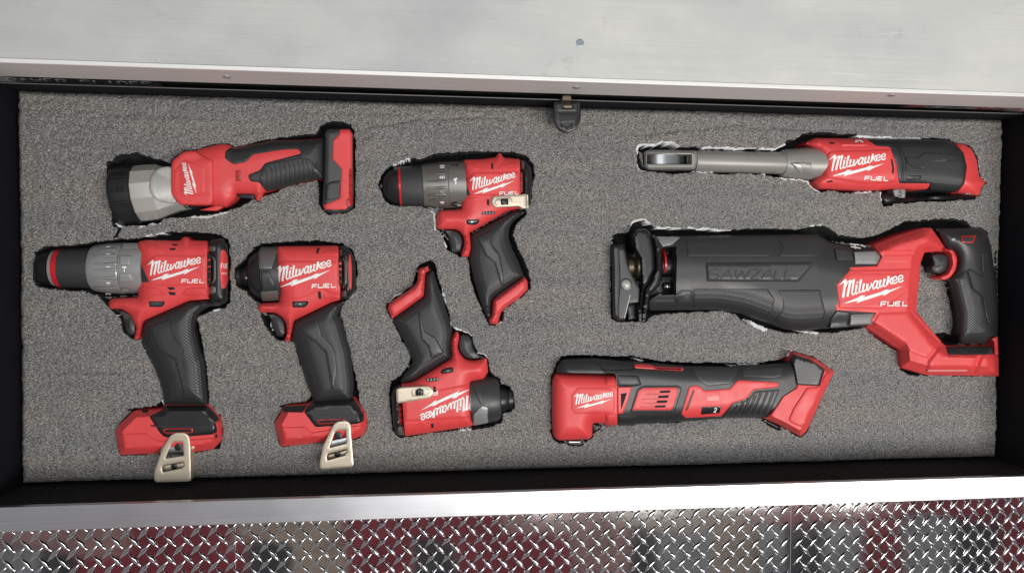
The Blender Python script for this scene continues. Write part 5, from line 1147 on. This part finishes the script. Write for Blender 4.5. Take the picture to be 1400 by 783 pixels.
# ------------------------------------------------------------------ foam liner with cut-outs
def build_foam():
    HM = np.zeros((783, 1400), bool); yy, xx = np.mgrid[0:783, 0:1400]
    def fill(mask, poly):
        p = np.asarray(poly); x0, y0 = np.maximum(np.floor(p.min(0)).astype(int)-1, 0); x1, y1 = np.ceil(p.max(0)).astype(int)+2
        sub = np.stack([xx[y0:y1, x0:x1].ravel(), yy[y0:y1, x0:x1].ravel()], 1).astype(float)
        if len(sub): mask[y0:y1, x0:x1] |= inside(p, sub).reshape(yy[y0:y1, x0:x1].shape)
    for t in TOOLS:
        for s in t.sil: fill(HM, s)
    def dil(m, r):
        out = m.copy()
        for dy in range(-r, r+1):
            for dx in range(-r, r+1):
                if dx*dx+dy*dy <= r*r+.5: out |= np.roll(np.roll(m, dy, 0), dx, 1)
        return out
    pass
    for g in GAPS: fill(HM, g)
    for g in KEEP:
        k = np.zeros_like(HM); fill(k, g); HM &= ~k
    LOW = np.zeros_like(HM)
    for g in LOWER: fill(LOW, g)
    FR = np.zeros(HM.shape)
    for pl in FRINGE:
        p = np.asarray(pl, float); x0, y0 = np.floor(p.min(0)).astype(int)-5; x1, y1 = np.ceil(p.max(0)).astype(int)+6
        x0 = max(x0, 0); y0 = max(y0, 0)
        sub = np.stack([xx[y0:y1, x0:x1].ravel(), yy[y0:y1, x0:x1].ravel()], 1).astype(float)
        d = dist(p, sub, closed=False).reshape(yy[y0:y1, x0:x1].shape)
        FR[y0:y1, x0:x1] = np.maximum(FR[y0:y1, x0:x1], np.clip(1-d/2.1, 0, 1))
    d = .00088; X0, X1, Y0, Y1 = -.5035, .5035, -.1855, .1845
    nx = int((X1-X0)/d)+1; ny = int((Y1-Y0)/d)+1
    gx = np.linspace(X0, X1, nx); gy = np.linspace(Y0, Y1, ny); GX, GY = np.meshgrid(gx, gy)
    def blur(a, sx, sy):
        fy = np.fft.fftfreq(a.shape[0])[:, None]; fx = np.fft.fftfreq(a.shape[1])[None]
        g = np.exp(-2*np.pi**2*((fx*sx)**2+(fy*sy)**2)); b = np.fft.ifft2(np.fft.fft2(a)*g).real
        return (b-b.mean())/b.std()
    n = lambda sx, sy: blur(rng.standard_normal((ny, nx)), sx, sy)
    fine = n(.85, .85); mid = n(1.9, 1.5); diag = n(2.2, 1.1); slow = n(40, 25); s8 = n(6, 6); jx = n(2.0, 2.0); jy = n(2.0, 2.0); jf = n(.7, .7)
    streak = n(55, 2.2); band = n(120, 9)
    pits = -np.clip(fine-.6, 0, 2.5)
    pile = .00045*fine+.0011*pits+.00022*mid+.00015*diag+.00026*streak+.0005*band
    for y0, am in ((.163, 1.0), (-.028, .5), (-.058, .8), (-.083, .9), (-.104, .5)):   # creases where the sheet was folded
        w_ = np.clip(.5+.7*slow, 0, 1.4)
        pile -= .0012*am*w_*np.exp(-((GY-y0-.0035*s8*.3-.004*np.roll(slow, 50, 1))/.0022)**2)
    Z = pile+.0006*slow+.0003*s8
    # rolled outer edge
    ed = np.minimum(np.minimum(GX-X0, X1-GX), np.minimum(GY-Y0, Y1-GY))
    Z -= .006*np.clip(1-ed/.006, 0, 1)**2
    P = w2px(np.stack([GX.ravel(), GY.ravel(), np.zeros(GX.size)], 1)).reshape(ny, nx, 2)
    jit = 1.0*s8+.9*jx+.25*jf
    jit2 = 1.0*np.roll(s8, 37, 0)+.9*jy+.25*np.roll(jf, 11, 1)
    ix = np.clip(np.rint(P[..., 0]+.42*jit), 0, 1399).astype(int); iy = np.clip(np.rint(P[..., 1]+.42*jit2), 0, 782).astype(int)
    hole = HM[iy, ix]; low = LOW[iy, ix]; fr = FR[iy, ix]
    frn = fr+.13*jx; hole &= ~((frn > .5) & (fr > .2))
    # frayed and slightly sunken lip round every cut-out
    soft = blur(hole.astype(float), 2.2, 2.2); soft = (soft-soft.min())/(soft.max()-soft.min())
    Z -= .0008*np.clip(soft, 0, 1)
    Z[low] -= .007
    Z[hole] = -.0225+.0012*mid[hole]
    V = np.stack([GX.ravel(), GY.ravel(), Z.ravel()], 1)
    me = bpy.data.meshes.new('foam_liner'); me.vertices.add(len(V)); me.vertices.foreach_set('co', V.astype(np.float32).ravel())
    a = np.arange(ny*nx).reshape(ny, nx); q = np.stack([a[:-1, :-1], a[:-1, 1:], a[1:, 1:], a[1:, :-1]], -1).reshape(-1, 4)
    nf = len(q); me.loops.add(nf*4); me.loops.foreach_set('vertex_index', q.ravel().astype(np.int32))
    me.polygons.add(nf); me.polygons.foreach_set('loop_start', (np.arange(nf)*4).astype(np.int32))
    zf = Z.ravel()[q]; mi = np.zeros(nf, int)
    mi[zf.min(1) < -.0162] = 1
    fz = fr.ravel()[q].mean(1)+.10*jx.ravel()[q[:, 0]]
    hb = hole.ravel()[q].mean(1)
    near = blur(hole.astype(float), 1.3, 1.3); near = (near-near.min())/(near.max()-near.min())
    nq = near.ravel()[q].mean(1)
    mi[(fz > .45) & (fr.ravel()[q].mean(1) > .2) & (hb < .9)] = 2
    fleck = (nq > .12) & (hb < .6) & (hb > 0) & (jf.ravel()[q[:, 1]] > 2.7)
    mi[fleck] = 2
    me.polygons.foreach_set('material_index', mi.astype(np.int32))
    me.polygons.foreach_set('use_smooth', [True]*nf)
    me.update(calc_edges=True); me.validate()
    # pile colour: salt and pepper fibres, shade of the pits put into the colour
    m = bpy.data.materials.new('grey_pile'); m.use_nodes = True; N = m.node_tree.nodes; L = m.node_tree.links; b = N['Principled BSDF']
    tc = N.new('ShaderNodeTexCoord')
    n1 = N.new('ShaderNodeTexNoise'); n1.inputs['Scale'].default_value = 1000; n1.inputs['Detail'].default_value = 4; n1.inputs['Roughness'].default_value = .75
    mp = N.new('ShaderNodeMapping'); mp.inputs['Rotation'].default_value = (0, 0, .6); mp.inputs['Scale'].default_value = (.7, 1.25, 1)
    L.new(tc.outputs['Object'], mp.inputs['Vector']); L.new(mp.outputs[0], n1.inputs['Vector'])
    cr = N.new('ShaderNodeValToRGB'); e = cr.color_ramp.elements
    e[0].position = .38; e[0].color = (.035, .035, .035, 1); e[1].position = .64; e[1].color = (.48, .472, .455, 1)
    k = e.new(.5); k.color = (.18, .177, .173, 1)
    L.new(n1.outputs['Fac'], cr.inputs[0])
    n2 = N.new('ShaderNodeTexNoise'); n2.inputs['Scale'].default_value = 1; n2.inputs['Detail'].default_value = 4; mp2 = N.new('ShaderNodeMapping'); mp2.inputs['Scale'].default_value = (4, 38, 1); L.new(tc.outputs['Object'], mp2.inputs['Vector']); L.new(mp2.outputs[0], n2.inputs['Vector'])
    cr2 = N.new('ShaderNodeValToRGB'); e = cr2.color_ramp.elements
    e[0].position = .35; e[0].color = (.80, .81, .83, 1); e[1].position = .65; e[1].color = (1.0, .94, .87, 1); L.new(n2.outputs['Fac'], cr2.inputs[0])
    mx = N.new('ShaderNodeMix'); mx.data_type = 'RGBA'; mx.blend_type = 'MULTIPLY'; mx.inputs[0].default_value = .8
    L.new(cr.outputs[0], mx.inputs[6]); L.new(cr2.outputs[0], mx.inputs[7]); L.new(mx.outputs[2], b.inputs['Base Color'])
    b.inputs['Roughness'].default_value = .9; b.inputs['Specular IOR Level'].default_value = .03
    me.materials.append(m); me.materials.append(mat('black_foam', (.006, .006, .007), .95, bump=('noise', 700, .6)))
    me.materials.append(mat('torn_white_edge', (.62, .63, .63), .9))
    o = bpy.data.objects.new('foam_liner', me); COL.objects.link(o); o['kind'] = 'structure'
build_foam()
